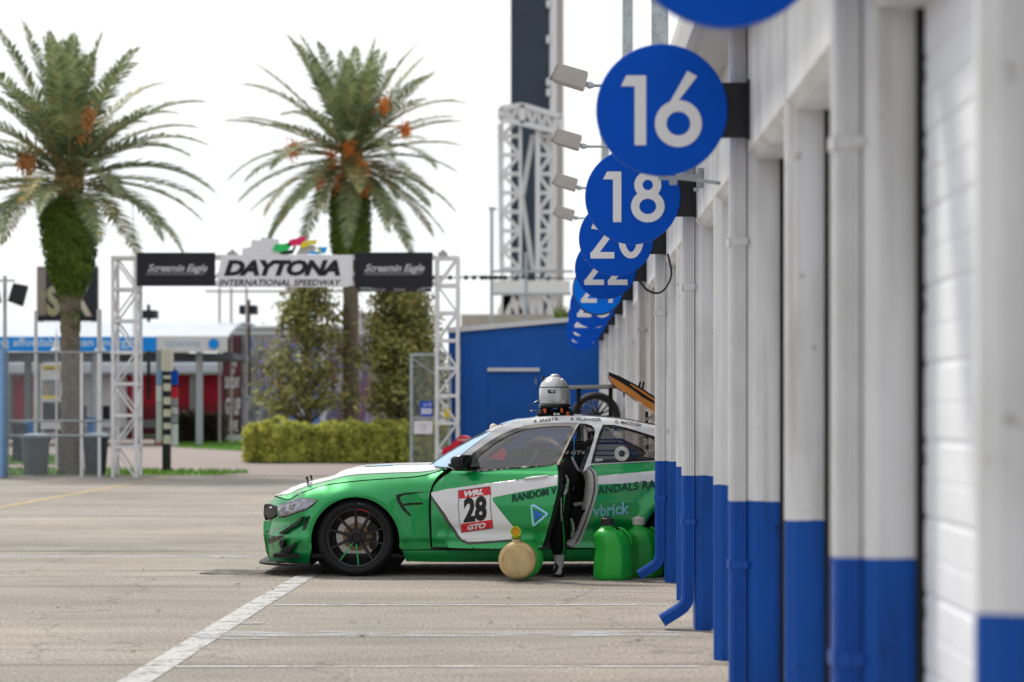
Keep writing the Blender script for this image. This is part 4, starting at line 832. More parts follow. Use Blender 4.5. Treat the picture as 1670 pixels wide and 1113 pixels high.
# --- front wheel
def wheel(name, X, Y, Z, parent, r=RW, green=True, s=-1, brake=True, ns=5):
    w = bpy.data.objects.new(name, None); COL.objects.link(w); w.empty_display_size = .1
    if parent: w.parent = parent; w.location = Vector((X, Y, Z)) - org(parent)
    else: w.location = (X, Y, Z)
    ORG[w.name] = Vector((X, Y, Z))
    wd = .27
    m = MB(); prof = [(.252, 0.012), (.262, .002), (.285, -.004), (.300, -.002), (.302, .001), (.318, .010), (r-.004, .028), (r, .045), (r, .10), (r-.004, .104), (r-.004, .11), (r, .114), (r, wd-.045), (r-.006, wd-.02), (.30, wd), (.252, wd-.01)]
    m.lathe(prof, (X, Y, Z), 'y', 72); ty = m.build('tyre', mt['tyre'], w, smooth=40)
    m = MB(); prof = [(.250, .006), (.256, .010), (.250, .016), (.236, .020), (.230, .035), (.226, .09), (.222, .22), (.25, .25)]
    m.lathe(prof, (X, Y, Z), 'y', 72)
    rm = m.build('rim', mt['rim'], w, smooth=40)
    sp_ = MB(); gr = MB()
    for k in range(ns):
        a0 = 195 + 360/ns*k
        for q, tip in ((-5, -100/ns), (5, 100/ns)):
            def pt(r_, an, y): an = R(an); return Vector((X+r_*math.sin(an), Y+y, Z+r_*math.cos(an)))
            tgt = gr if (green and k == 0) else sp_
            inn, mid, tipp = pt(.055, a0+q*3.2, .045), pt(.15, a0+tip*.78, .030), pt(.236, a0+tip, .022)
            for A, B_, w1, w2 in ((inn, tipp, .030, .026),):
                t = (B_-A).normalized(); x = t.cross(Vector((0, 1, 0))).normalized()
                vs = []
                kw_ = .5 if tgt is gr else 1
                for p_, ww in ((A, w1*kw_), (B_, w2*kw_)):
                    vs += [p_-x*ww/2+Vector((0, .03, 0)), p_-x*ww*.32, p_+x*ww*.32, p_+x*ww/2+Vector((0, .03, 0))]
                tgt.add(vs, [(0,1,5,4), (1,2,6,5), (2,3,7,6), (3,0,4,7), (0,3,2,1), (4,5,6,7)])
    sp_.lathe([(.0001, .05), (.030, .048), (.034, .028), (.042, .028), (.046, .045), (.060, .05), (.075, .06), (.08, .09)], (X, Y, Z), 'y', 30)
    for k in range(5): a = R(195+36+72*k); sp_.lathe([(.0001, .03), (.010, .03), (.011, .06)], (X+.062*math.sin(a), Y+.022, Z+.062*math.cos(a)), 'y', 8)
    sp_.build('spoke', mt['rim'], w, smooth=30)
    if green: gr.build('spoke', mt['rimg'], w, smooth=30); 
    if brake:
        m = MB(); m.lathe([(.115, .13), (.175, .13), (.18, .135), (.18, .155), (.115, .155), (.115, .13)], (X, Y, Z), 'y', 60); m.build('brake_disc', mt['disc'], w, smooth=40)
        m = MB(); m.lathe([(.05, .115), (.105, .118), (.108, .128), (.122, .129), (.122, .135)], (X, Y, Z), 'y', 40)
        for k in range(10): a = R(36*k+9); m.lathe([(.0001, .12), (.011, .12), (.012, .135)], (X+.112*math.sin(a), Y, Z+.112*math.cos(a)), 'y', 8)
        m.build('disc_hat', mt['gold'], w, smooth=40)
        m = MB(); pts = [(.115, 52), (.13, 44), (.19, 42), (.205, 60), (.21, 85), (.208, 110), (.195, 128), (.14, 130), (.12, 118), (.135, 85)]
        m.prism([(X+r_*math.sin(R(a)), Z+r_*math.cos(R(a))) for r_, a in pts], lambda a, b: (a, Y+.085, b), lambda a, b: (a, Y+.20, b)); cal = m.build('caliper', mt['black'], w, bevel=.008)
        m = MB(); text_mb(m, 'brembo', lambda u, v: (X+(.205-.022*v*0-.02+.0)*math.sin(R(76+34*u))*.94 + .012*v, Y+.0838, Z+(.185)*math.cos(R(76+34*u))+.0*v), bold=.03); m.build('caliper_mark', mt['board'], cal, recalc=False)
        m = MB(); m.lathe([(.0001, .16), (.24, .16)], (X, Y, Z), 'y', 30); m.build('backing_plate', mt['trim'], w)
    if green:
        m = MB(); m.grid([[(X+rr_*math.sin(R(a)), Y+.0040 if rr_ > .24 else Y+.012, Z+rr_*math.cos(R(a))) for a in range(3, 28, 3)] for rr_ in (.2385, .246)]); m.build('rim_stripe', mt['red'], w)
        m = MB(); m.add([(X+.02, Y-.006, Z+.298), (X+.03, Y-.006, Z+.282), (X+.036, Y-.006, Z+.292)], [(0,1,2)]); m.add([(X+.045, Y-.006, Z+.294), (X+.052, Y-.006, Z+.278), (X+.06, Y-.006, Z+.284)], [(0,1,2)]); m.build('tyre_chalk', M('chalk teal', (.05, .3, .25), .7), ty)
    return w
wheel('wheel', XWF, YC+.012, ZW+.007, car)
wheel('wheel', XWR, YC+.02, ZW+.007, car)
for x in (XWF, XWR):
    w = wheel('wheel', x-.12, 2*YM-YC-.36, ZW+.007, car, brake=False, green=False)

# --- the open driver door: built closed in its own frame, then hung on its hinge
TH = R(28); HX, HY0 = (702-VX)*YC/F, YC + .03
door = bpy.data.objects.new('door', None); COL.objects.link(door); door.parent = car; door.empty_display_size = .1
door.location = Vector((HX, HY0, 0)) - org(car); door.rotation_euler = (0, 0, -TH); ORG[door.name] = Vector((0, 0, 0))
def dfn(u, z, off=0): return (u, D(HX+u, z) - .03 - off, z)
def du(px, py):                              # photo pixel -> (distance from hinge, height) on the swung door
    u, z = (px-702)/190, EH+(HY-py)/191.0
    for _ in range(25):
        d = D(HX+u, z) - .03
        X = HX + u*math.cos(TH) + d*math.sin(TH); Y = HY0 - u*math.sin(TH) + d*math.cos(TH)
        u += ((px-VX)*Y/F - X)*.9; z += (EH+(HY-py)*Y/F - z)*.9
    return (u, z)
def Dd(pts): return [du(*p) for p in pts]
def dpanel(name, pts, mat, parent=door, holes=(), off=0, step=.02, raw=False, **kw):
    return panel(name, pts if raw else Dd(pts), mat, parent, holes=holes, off=off, step=step, fn=dfn, local=True, **kw)
low = spl([(736, 768.5), (722, 779), (710, 791), (705, 803), (703.3, 822), (703.5, 850), (704.5, 880), (705.5, 892.5)], 3) + [(760, 894.5), (830, 895.5), (872, 894.5), (884, 892)] + spl([(884, 892), (889.5, 876), (897, 850), (904, 822), (909, 800), (910.5, 780), (908.5, 758.5)], 3)[1:] + [(850, 763.3), (795, 768), (770, 769.2)]
dpanel('door_skin', low, mt['green'], step=.018, solid=0)
lowu = Dd(low)
m = MB(); n = len(lowu); vs = [dfn(u, z, -.0005) for u, z in lowu] + [tuple(Vector(dfn(u, z, -.0005)) + Vector((-.01, .10, 0))) for u, z in lowu]
m.add(vs, [(i, (i+1) % n, n+(i+1) % n, n+i) for i in range(n)]); v2, f2 = cdt(lowu, step=.08); m.add([tuple(Vector(dfn(u, z)) + Vector((-.01, .10, 0))) for u, z in v2], f2)
m.build('door_lining', mt['trim'], door, local=True)
fo = spl([(737, 767.5), (752, 755.5), (774, 737.5), (796, 721.5), (818, 708.5), (851, 695.2), (885, 691), (915, 689.8), (943.5, 689.6)], 3) + [(937, 703), (922, 729), (908.5, 757.5), (850, 762.5), (795, 767), (760, 768.3)]
fi = spl([(783, 764.5), (777.5, 758), (779.5, 745.5), (796, 731), (820, 715), (851, 701.8), (885, 696.6), (912, 695), (931, 695.2)], 3) + [(933.5, 697.5), (919, 722), (903.5, 752), (897, 757.2), (850, 760.5), (800, 764.5)]
wf = dpanel('window_frame', fo, mt['greyd'], holes=[Dd(fi)], off=.002, solid=.025)
panel('pane', Dd(fi), mt['glass'], wf, off=-.006, fn=dfn, local=True)
dpanel('belt_trim', [(778, 767.6), (850, 761.3), (909, 756.3), (909, 758.6), (850, 763.8), (779, 769.6)], mt['trim'], off=.006)
dpanel('frame_edge', [(943.5, 689.4), (945, 690.6), (911, 759), (908, 758)], mt['lampg'], off=.004)
dpanel('quarter_light', [(771, 741), (776, 739), (783, 765.5), (760, 767.3), (764, 757)], mt['black'], off=.005)
# door livery
dpanel('white_panel', [(703.6, 803.5), (724, 798.9), (780, 790.5), (850, 782), (910.4, 775), (909.2, 791.5), (850, 802.3), (805.5, 811.3), (803.6, 813.5), (805, 818.5), (849, 871.5), (848, 876.5), (842, 879), (800, 882.5), (764, 884), (754, 880), (747, 871), (726, 838), (704, 808)], mt['white'], off=.0035)
dpanel('panel_edge', [(703.7, 808.5), (726, 839), (747, 872.5), (754.5, 880.8), (764, 884.5), (800, 883), (842, 879.6), (848.5, 877), (846, 881.5), (800, 886), (764, 888.3), (754, 884.5), (744, 875), (722, 842), (703.6, 812.5)], mt['greyd'], off=.0042)
npn = dpanel('number_plate', [(748.3, 800.4), (800.2, 793.6), (804.8, 861.6), (753.4, 868.6)], mt['white'], off=.0062)
for pts in ([(748.3, 800.4), (800.2, 793.6), (801.2, 806.8), (749.2, 814)], [(752.3, 855), (803.9, 847.8), (804.8, 861.6), (753.4, 868.6)]): dpanel('red_band', pts, mt['red'], parent=npn, off=.0080)
dpanel('plate_outline', [(748.0, 800.1), (800.5, 793.3), (805.2, 862), (753.1, 869.1)], mt['greyd'], parent=npn, holes=[Dd([(748.7, 800.9), (799.9, 794.2), (804.4, 861.1), (753.8, 868)])], off=.0092)
def dtext(name, s, x0, y0, x1, y1, h, mat, parent, off=.0125, **kw): return ctext(name, s, x0, y0, x1, y1, h, mat, parent, off, fn=dfn, conv=du, **kw)
dtext('plate_lettering', 'WRL', 758, 811, 790, 806.6, 9.5, mt['white'], npn, bold=.06, shear=.25)
dtext('plate_lettering', 'GTO', 763.5, 865.2, 793.5, 861.2, 9, mt['white'], npn, bold=.05, shear=.2)
dtext('plate_number', '28', 757, 853.5, 794.5, 848.8, 41, mt['trim'], npn, off=.0095, bold=.045)
dtext('team_lettering', 'RANDOM V', 835.5, 819.3, 907.5, 805.5, 12.4, mt['tealt'], door, off=.0085, bold=.018, spacing=1.05)
tri = [(865.5, 824), (872, 822.5), (895, 837.5), (892, 842), (872.5, 858.5), (869, 858.5)]
lg = dpanel('triangle_logo', tri, mt['lblue'], off=.0045)
dpanel('logo_ring', [(868.5, 827), (871.5, 826.3), (890.3, 838.5), (873, 854), (871.5, 854)], mt['green'], parent=lg, off=.0068)
dpanel('logo_core', [(871.8, 831.5), (886.3, 839), (873.8, 849.8)], mt['blue'], parent=lg, off=.0092)
# handle and mirror
m = MB()
hu = [du(x, y) for x, y in ((855.5, 781.5), (862, 780.3), (875, 779), (888, 777.5), (894, 776))]
m.tube([dfn(u, z, o_) for (u, z), o_ in zip(hu, (.002, .025, .034, .028, .002))], [.008, .013, .015, .014, .008], 10, sq=.7); m.build('handle', mt['white'], door, smooth=60, local=True)
dpanel('handle_recess', spl([(858, 779.5), (864, 774.5), (876, 771.8), (887, 772.2), (894, 775.5), (892, 780), (880, 783.5), (866, 785)], 3), M('recess green', GREEN, .3, .3, coat=1, var=.3, vscale=30), off=.003)
m = MB(); mu, mz = du(765, 755)
def mpt(px, py, dy): u, z_ = du(px, py); return (u, D(HX+mu, mz)-.03-dy, z_)
mo = spl([(755, 757), (757, 749), (762, 744.5), (770, 741.8), (779, 741), (781, 744), (777, 752), (773, 760), (768, 766.5), (761, 768), (756, 764)], 3)[:-1]
rows = [[mpt(765+(a-765)*k, 755+(b-755)*k, dy) for a, b in mo] for dy, k in ((.24, .45), (.235, .75), (.22, .93), (.19, 1), (.10, 1), (.06, .93), (.045, .6))]
m.grid(rows, closed=True); m.add(rows[0], [tuple(range(len(mo)))]); m.add(rows[-1], [tuple(range(len(mo)))])
m.tube([mpt(758, 760, .15), mpt(751, 758.5, .15), mpt(745.5, 758, .15)], [.035, .026, .014], 12, sq=.8)
m.tube([mpt(770, 762, .08), mpt(776, 762, .0)], [.022, .03], 10, sq=.6)
m.build('mirror', mt['black'], door, smooth=50, local=True)
# ================================================================ things around the car
def cpt(px, py, y): return P(px, py, y)
# fuel jugs
def jug(name, lab, px0, px1, pyb, pyt, Y, cap, dep=.26, rot=0):
    a = P(px0, pyb, Y); b = P(px1, pyt, Y); w = b[0]-a[0]; h = b[2]
    o = thing(name, lab, 'fuel jug', ((a[0]+b[0])/2, Y+dep/2, 0), 'green plastic fuel jugs beside the downspout')
    cx = a[0]+w/2; cy = Y+dep/2
    def sec(z, xl, xr, k=.22, dy=1.0):       # chamfered section
        hw = (xr-xl)/2; mx_ = (xl+xr)/2; c_ = k*hw; d2 = dep/2*dy
        return [(mx_-hw, cy-d2+c_, z), (mx_-hw+c_, cy-d2, z), (mx_+hw-c_, cy-d2, z), (mx_+hw, cy-d2+c_, z), (mx_+hw, cy+d2-c_, z), (mx_+hw-c_, cy+d2, z), (mx_-hw+c_, cy+d2, z), (mx_-hw, cy+d2-c_, z)]
    rows = []
    for t, l, r, k, dy in ((0, .06, .94, .5, .88), (.02, .02, .98, .55, .95), (.10, 0, 1, .6, 1), (.36, .01, 1, .6, 1), (.48, .04, .97, .6, .97), (.56, .05, .965, .6, .97), (.66, .01, .95, .62, 1), (.78, 0, .86, .62, .98), (.83, .02, .80, .6, .93), (.90, .10, .68, .5, .7), (.945, .17, .53, .5, .4), (.955, .20, .50, .5, .34), (1.0, .20, .50, .5, .34)):
        rows.append(sec(.004 + h*t*.98, a[0]+w*l, a[0]+w*r, k, dy))
    m = MB(); m.grid(rows, closed=True); m.add(rows[0], [tuple(range(8))[::-1]]); m.add(rows[-1], [tuple(range(8))])
    m.build('body', mt['jug'], o, bevel=.012, smooth=45, subsurf=0)
    m = MB(); nx = a[0]+w*.35; r_ = w*.155
    zz = h*.985; prof = [(.0001, 0), (r_, 0), (r_*1.04, .004), (r_*1.04, .055), (r_*.92, .062), (r_*.55, .064), (r_*.5, .074), (.0001, .075)]
    n = 40; c0 = Vector((nx, cy, zz))
    for i in range(len(prof)-1):
        for k in range(n):
            aa, bb = 2*math.pi*k/n, 2*math.pi*(k+1)/n; rb = lambda r, q: r*(1+(.05 if q % 2 else 0)) if r > r_*.95 else r
            vs = [c0+Vector((rb(prof[j][0], q)*math.cos(an), rb(prof[j][0], q)*math.sin(an), prof[j][1])) for j, q, an in ((i, k, aa), (i, k+1, bb), (i+1, k+1, bb), (i+1, k, aa))]; m.add(vs, [(0,1,2,3)])
    m.build('cap', cap, o)
    m = MB(); m.lathe([(.0001, 0), (.016, 0), (.017, .006), (.013, .008), (.013, .022), (.0001, .024)], (a[0]+w*.60, cy-.02, h*.905), 'z', 14); m.tube([(a[0]+w*.60, cy-.02, h*.93), (a[0]+w*.66, cy-.03, h*.93)], .006, 6); m.build('vent', mt['black'], o, smooth=40)
    m = MB(); m.tube(spl([(a[0]+w*.56, cy+.02, h*.90), (a[0]+w*.72, cy+.02, h*.905), (a[0]+w*.90, cy+.02, h*.80), (a[0]+w*.955, cy+.02, h*.66)]), .018, 10); m.build('handle', mt['jug'], o, smooth=60)
    return o
jug('fuel_jug', 'green plastic fuel jug with black cap, standing left of the other', 968, 1033, 947, 857, 20.12, mt['blackm'])
jug('fuel_jug', 'green plastic fuel jug with cream cap, half behind the blue downspout', 1021.5, 1082, 945, 856, 20.42, mt['cream'])
# round jug on its side with lime spout
o = thing('round_jug', 'aged yellowish round plastic jug with lime spout and green back rim', 'jug', (-.3, 20.15, 0))
Yj = 19.95; cx, cz = P(843.5, 915, Yj)[0], P(843.5, 915, Yj)[2]; r_ = 31*Yj/F; zb = .004
def jsec(rr_, flat): 
    out = []
    for k in range(48):
        a = 2*math.pi*k/48; x, z = math.sin(a)*rr_, math.cos(a)*rr_; z = max(z, -(cz-zb) + (r_-rr_)*.5); out.append((x, z))
    return out
m = MB(); rows = []
for y, k in ((0, .0), (0, .55), (.003, .80), (.012, .90), (.03, .965), (.05, .99), (.07, 1.0), (.15, 1.0)):
    rows.append([(cx+x+.085*min(1, y/.15)*.0, Yj+y, cz+z) for x, z in jsec(max(.001, r_*k), 0)])
m.grid(rows, closed=True)
for rr_, dep in ((.80, -.003), (.62, -.002)): m.lathe([(r_*rr_-.006, .001), (r_*rr_-.003, dep), (r_*rr_, .001)], (cx, Yj, cz), 'y', 48)
m.build('body', mt['jugy'], o, smooth=45)
m = MB(); rows = []
for y, k, dx in ((.151, 1.02, .0), (.16, 1.03, .03), (.20, 1.02, .05), (.26, .98, .06), (.28, .8, .06), (.281, .0, .06)):
    rows.append([(cx+x+dx, Yj+y, cz+z) for x, z in jsec(max(.001, r_*k), 0)])
m.grid(rows, closed=True); m.build('back_shell', mt['jug'], o, smooth=45)
m = MB()
for q in (.155, .172): m.tube([(cx+.022+math.sin(R(a))*r_*1.035, Yj+q, cz+math.cos(R(a))*r_*1.035) for a in range(-20, 120, 8)], .004, 6)
m.build('rim_band', mt['rimg'], o, smooth=60)
m = MB(); nx, nz = P(842, 884, Yj)[0], cz+r_-.01; m.lathe([(.045, -.02), (.036, .012), (.033, .02), (.033, .05)], (nx, Yj+.06, nz), 'z', 24); m.build('neck', mt['jugy'], o, smooth=50)
m = MB(); m.tube([(nx, Yj+.06, nz+.034), (nx, Yj+.06, nz+.05), (nx-.002, Yj+.055, nz+.07), (nx-.004, Yj+.03, nz+.088), (nx-.006, Yj-.005, nz+.096)], [.035, .034, .034, .037, .040], 24, cap=False); m.lathe([(.037, -.012), (.043, -.012), (.043, .004), (.037, .004)], (nx-.006, Yj-.008, nz+.096), 'y', 24)
m.build('spout', mt['lime'], o, smooth=50)
m = MB(); m.lathe([(.0001, .004), (.036, .004)], (nx-.006, Yj-.008, nz+.096), 'y', 24); m.build('strainer', mt['orng'], o)
m = MB(); m.tube([(nx+.0375*math.cos(R(a)), Yj+.06+.0375*math.sin(R(a)), nz+.036) for a in range(0, 361, 20)], .0035, 6, cap=False); m.tube([(nx+.0375*math.cos(R(a)), Yj+.06+.0375*math.sin(R(a)), nz+.05) for a in range(0, 361, 20)], .003, 6, cap=False); m.build('clamp', mt['trim'], o)

# helmet on the roof with its neck restraint
Yh = 20.57+.62
hx, hz = P(905, 640, Yh)[0], P(905, 640, Yh)[2]; kf = Yh/F
o = thing('racing_helmet', 'silver full-face racing helmet standing on the car roof over a black neck restraint', 'helmet', (hx, Yh, 1.37))
m = MB(); rows = []
for py, l, r in ((612.5, -1.5, .5), (613.5, -7, 5.5), (616, -13, 10.5), (620, -18, 15.5), (625.5, -22.5, 19.5), (632, -25.3, 22.8), (639, -26, 24), (647, -26, 24.6), (654, -25.4, 24.6), (659, -23.5, 23.3), (662.5, -20, 20), (663, -15, 15)):
    z = EH+(HY-py)*kf; c_ = (l+r)/2*kf; w_ = (r-l)/2*kf; rows.append([(hx+c_+w_*math.cos(a*math.pi/18), Yh+w_*1.15*math.sin(a*math.pi/18), z) for a in range(36)])
m.grid(rows, closed=True); m.build('shell', mt['silver'], o, smooth=180)
m = MB(); rows = []
def hring(py, k=1.012):
    for i, (q, l, r) in enumerate(((612, -1.5, .5), (616, -13, 10.5), (620, -18, 15.5), (625.5, -22.5, 19.5), (632, -25.3, 22.8), (639, -26, 24), (647, -26, 24.6), (654, -25.4, 24.6), (659, -23.5, 23.3))): 
        pass
    tab = ((612, -1.5, .5), (616, -13, 10.5), (620, -18, 15.5), (625.5, -22.5, 19.5), (632, -25.3, 22.8), (639, -26, 24), (647, -26, 24.6), (654, -25.4, 24.6), (659, -23.5, 23.3))
    l = interp(py, [t[0] for t in tab], [t[1] for t in tab]); r = interp(py, [t[0] for t in tab], [t[2] for t in tab]); return (l+r)/2*kf, (r-l)/2*kf*k, EH+(HY-py)*kf
for py, k in ((631.0, 1.0), (631.4, 1.015), (632.6, 1.015), (633.0, 1.0)):
    c_, w_, z = hring(py, k); rows.append([(hx+c_+w_*math.cos(R(a)), Yh+w_*1.15*math.sin(R(a)), z) for a in range(180, 361, 8)])
m.grid(rows); m.build('visor_line', mt['greyd'], o, smooth=60)
m = MB(); rows = []
for py in (636, 637.5, 640.5, 642): c_, w_, z = hring(py, 1.012 if py in (636, 642) else 1.02); rows.append([(hx+c_+w_*math.cos(R(a)), Yh+w_*1.15*math.sin(R(a)), z) for a in range(246, 274, 3)])
m.grid(rows); bd_ = m.build('badge', mt['banner'], o); m = MB(); c_, w_, z = hring(639, 1.03)
text_mb(m, 'HJC', rect_fn(hx-.038, hx-.004, z-.010, z+.010, Yh-w_*1.15-.003), bold=.04); m.build('badge_lettering', mt['board'], bd_, recalc=False)
m = MB(); m.ellip((hx, Yh, EH+(HY-613.2)*kf), (.042, .05, .017), 14, 8); m.tube([(hx+.06, Yh-.12, EH+(HY-619)*kf), (hx+.075, Yh-.10, EH+(HY-626)*kf)], .006, 6); m.build('air_vent', mt['silver'], o, smooth=50)
m = MB(); m.tube([(hx-.112, Yh, EH+(HY-622)*kf), (hx-.10, Yh, EH+(HY-613.5)*kf)], [.008, .012], 8); m.build('plug', mt['black'], o, smooth=50)
m = MB(); c_, w_, z = hring(659, 1.02); m.tube([(hx+c_+w_*math.cos(R(a)), Yh+w_*1.12*math.sin(R(a)), z-.018) for a in range(0, 361, 15)], .018, 8, cap=False); m.build('edge_trim', mt['black'], o, smooth=60)
m = MB(); m.tube(spl([(hx-.06, Yh-.08, EH+(HY-666)*kf), (hx-.14, Yh-.05, EH+(HY-669)*kf), (hx-.22, Yh, EH+(HY-671)*kf), (hx-.235, Yh, EH+(HY-669)*kf), (hx-.19, Yh, EH+(HY-658)*kf), (hx-.135, Yh, EH+(HY-653)*kf)]), .005, 6); m.build('radio_cable', mt['black'], o, smooth=60)
o = thing('neck_restraint', 'black padded neck restraint with orange tabs lying on the car roof', 'neck restraint', (hx, Yh, 1.37))
m = MB()
for s in (-1, 1):
    m.tube(spl([(hx+s*.03, Yh+.05, 1.42), (hx+s*.085, Yh+.02, 1.425), (hx+s*.125, Yh-.06, 1.41), (hx+s*.13, Yh-.14, 1.375)]), [.03]*18+[.02], 10, sq=.6)
m.tube([(hx-.13, Yh+.06, 1.395), (hx+.13, Yh+.06, 1.395)], .030, 10); m.tube([(hx-.15, Yh-.10, 1.378), (hx-.02, Yh-.12, 1.372)], .014, 8); m.tube([(hx+.05, Yh-.12, 1.376), (hx+.16, Yh-.08, 1.374)], .018, 8); m.tube([(hx-.045, Yh-.13, 1.425), (hx+.02, Yh-.13, 1.378)], .012, 8)
m.build('collar', mt['seat'], o, smooth=60)
for x, z in ((hx-.088, 1.415), (hx+.058, 1.418), (hx+.11, 1.385)): m = MB(); m.tube([(x, Yh-.145, z+.015), (x+.004, Yh-.148, z-.02)], [.014, .011], 8); m.build('tab', M('tab orange', (.55, .10, .03), .5), o, smooth=60)
for x in (hx+.0, hx+.03): m = MB(); m.ellip((x, Yh-.14, 1.383), (.014, .01, .010), 10, 6); m.build('buckle', mt['board'], o, smooth=60)

# wheel on a tyre trolley behind the car, orange bonnet panel, rear wing
Yt = 32.4; kt = Yt/F
o = thing('tyre_trolley', 'black steel tyre trolley mostly hidden behind the race car', 'trolley', (.4, Yt+.3, 0))
m = MB(); bx0, bx1 = P(925, 0, Yt)[0], P(1012, 0, Yt)[0]
for x in (bx0, bx1):
    for y in (Yt, Yt+.5): m.bar((x, y, .06), (x, y, 1.02), .04)
for z in (.35, 1.0):
    for y in (Yt, Yt+.5): m.bar((bx0, y, z), (bx1, y, z), .03)
    for x in (bx0, bx1): m.bar((x, Yt, z), (x, Yt+.5, z), .03)
m.build('frame', mt['carbon'], o)
for x in (bx0, bx1):
    for y in (Yt, Yt+.5): m = MB(); m.lathe([(.0001, -.015), (.05, -.015), (.05, .015), (.0001, .015)], (x, y, .052), 'y', 16); m.build('castor', mt['rubber'], o, smooth=40)
xw, zw = P(972, 674.5, Yt)[0], P(0, 680, Yt)[2]
sw = wheel('spare_wheel', xw, Yt+.1, zw, None, brake=False, green=False, ns=9)
tag(sw, 'loose black spoked race wheel standing on the trolley behind the car roof', 'wheel')
Yt = 22.75
wg = thing('rear_wing', 'flat black rear wing blade spanning behind the helmet towards the orange panel', 'wing', (P(970, 0, Yt+.7)[0], Yt+.7, P(0, 632, Yt+.7)[2]))
m = MB(); ax0, ax1 = P(927, 0, Yt+.7)[0], P(1016, 0, Yt+.7)[0]; zt = P(0, 632.5, Yt+.7)[2]
m.prism([(-.16, -.01), (-.05, .022), (.1, .02), (.16, .0), (.1, -.005), (-.05, -.02)], lambda a, b: (ax0, Yt+.7+a, zt+b-.0), lambda a, b: (ax1, Yt+.7+a, zt+b+.01)); m.build('blade', mt['carbon'], wg, bevel=.003)
m = MB(); m.box(ax1+.003, ax1+.012, Yt+.50, Yt+.9, zt-.09, zt+.03); m.build('end_plate', mt['carbon'], wg)
for x in (ax0+.1, ax1-.12): m = MB(); m.bar((x, Yt+.7, zt-.01), (x, Yt+.7, 0.0), .04, .012); m.build('stand', mt['carbon'], wg)
ob = thing('orange_bonnet_panel', 'orange car bonnet panel with black underside raised at a slope against the garage wall', 'car panel', (P(1060, 0, Yt+.3)[0], Yt+.3, P(0, 650, Yt)[2]))
Yo = Yt+.10
pts_t = [(993, 609.5), (1000, 612.5), (1020, 622), (1040, 632), (1066, 648), (1095, 669)]; pts_b = [(993, 609.5), (998, 622), (1010, 634), (1027, 644), (1045, 657), (1066, 672), (1095, 694)]
m = MB(); m.prism([tuple(P(x, y, Yo))[::2] for x, y in spl(pts_t, 3)+spl(pts_b, 3)[::-1][:-1]], lambda a, b: (a, Yo, b), lambda a, b: (a, Yo+.9, b)); m.build('skin', mt['orange'], ob, bevel=.006)
m = MB(); m.prism([tuple(P(x, y, Yo))[::2] for x, y in ((991.5, 606.5), (1010, 613.5), (1040, 629), (1066, 646), (1096, 667), (1096, 679), (1066, 658), (1047.6, 648), (1029.6, 634.5), (1011.7, 623), (994, 613.5))], lambda a, b: (a, Yo-.012, b), lambda a, b: (a, Yo-.001, b)); m.build('edge_trim', mt['carbon'], ob)
m = MB(); m.prism([tuple(P(x, y, Yo))[::2] for x, y in ((1028, 626), (1050, 639), (1096, 670), (1096, 674), (1048, 641.5), (1028, 628))], lambda a, b: (a, Yo-.016, b), lambda a, b: (a, Yo-.0125, b)); m.build('pinstripe', mt['orange'], ob)
for x in (1040, 1046): a, b = P(x, 631, Yo), P(x+5, 622.5, Yo); m = MB(); m.tube([(a[0], Yo+.1, a[2]-.06), (b[0], Yo+.1, b[2])], .010, 8); m.build('pin', mt['black'], ob, smooth=50)
m = MB(); a = P(1058, 668, Yo); m.bar((a[0], Yo+.5, a[2]-.02), (a[0]+.02, Yo+.5, 0), .03); m.build('prop', mt['carbon'], ob)
# red plastic cart behind the windscreen
Yr = 27.0
rcx = thing('red_cart', 'red moulded plastic cart with sloping handle standing behind the windscreen', 'cart', (P(770, 0, Yr)[0], Yr+.25, 0))
pp = [(722, 748), (722, 733), (736, 725), (747, 713), (758, 711.5), (766, 716), (770, 726), (800, 728), (812, 724), (820, 732), (832, 756), (812, 800), (735, 800)]
hole = [(743, 735), (752, 722), (758, 722), (760, 734)]
m = MB(); pv = [tuple(P(x, y, Yr))[::2] for x, y in spl(pp[:8], 3)+pp[8:]]; vs, fs = cdt(pv, [[tuple(P(x, y, Yr))[::2] for x, y in hole]], .2)
m.add([(x, Yr, z) for x, z in vs], fs); m.add([(x, Yr+.5, z) for x, z in vs], fs); n = len(pv); m.add([(x, Yr, z) for x, z in pv]+[(x, Yr+.5, z) for x, z in pv], [(i, (i+1) % n, n+(i+1) % n, n+i) for i in range(n)])
m.build('tub', mt['redp'], rcx)
m = MB(); text_mb(m, 'RUBBER', rect_fn(P(746, 0, Yr)[0], P(764, 0, Yr)[0], P(0, 719.5, Yr)[2], P(0, 715.5, Yr)[2], Yr-.003)); m.build('lettering', mt['board'], rcx, recalc=False)
for x in (745, 805):
    a = P(x, 0, Yr)[0]; m = MB(); m.lathe([(.0001, -.03), (.14, -.03), (.15, -.02), (.15, .02), (.14, .03), (.0001, .03)], (a, Yr-.04, .15), 'y', 24); m.build('wheel', mt['rubber'], rcx, smooth=40)
m = MB(); a, b = P(738, 0, Yr)[0], P(812, 0, Yr)[0]; m.bar((a, Yr+.2, .12), (a, Yr+.2, .5), .04); m.bar((b, Yr+.2, .12), (b, Yr+.2, .5), .04); m.build('leg', mt['galv'], rcx)

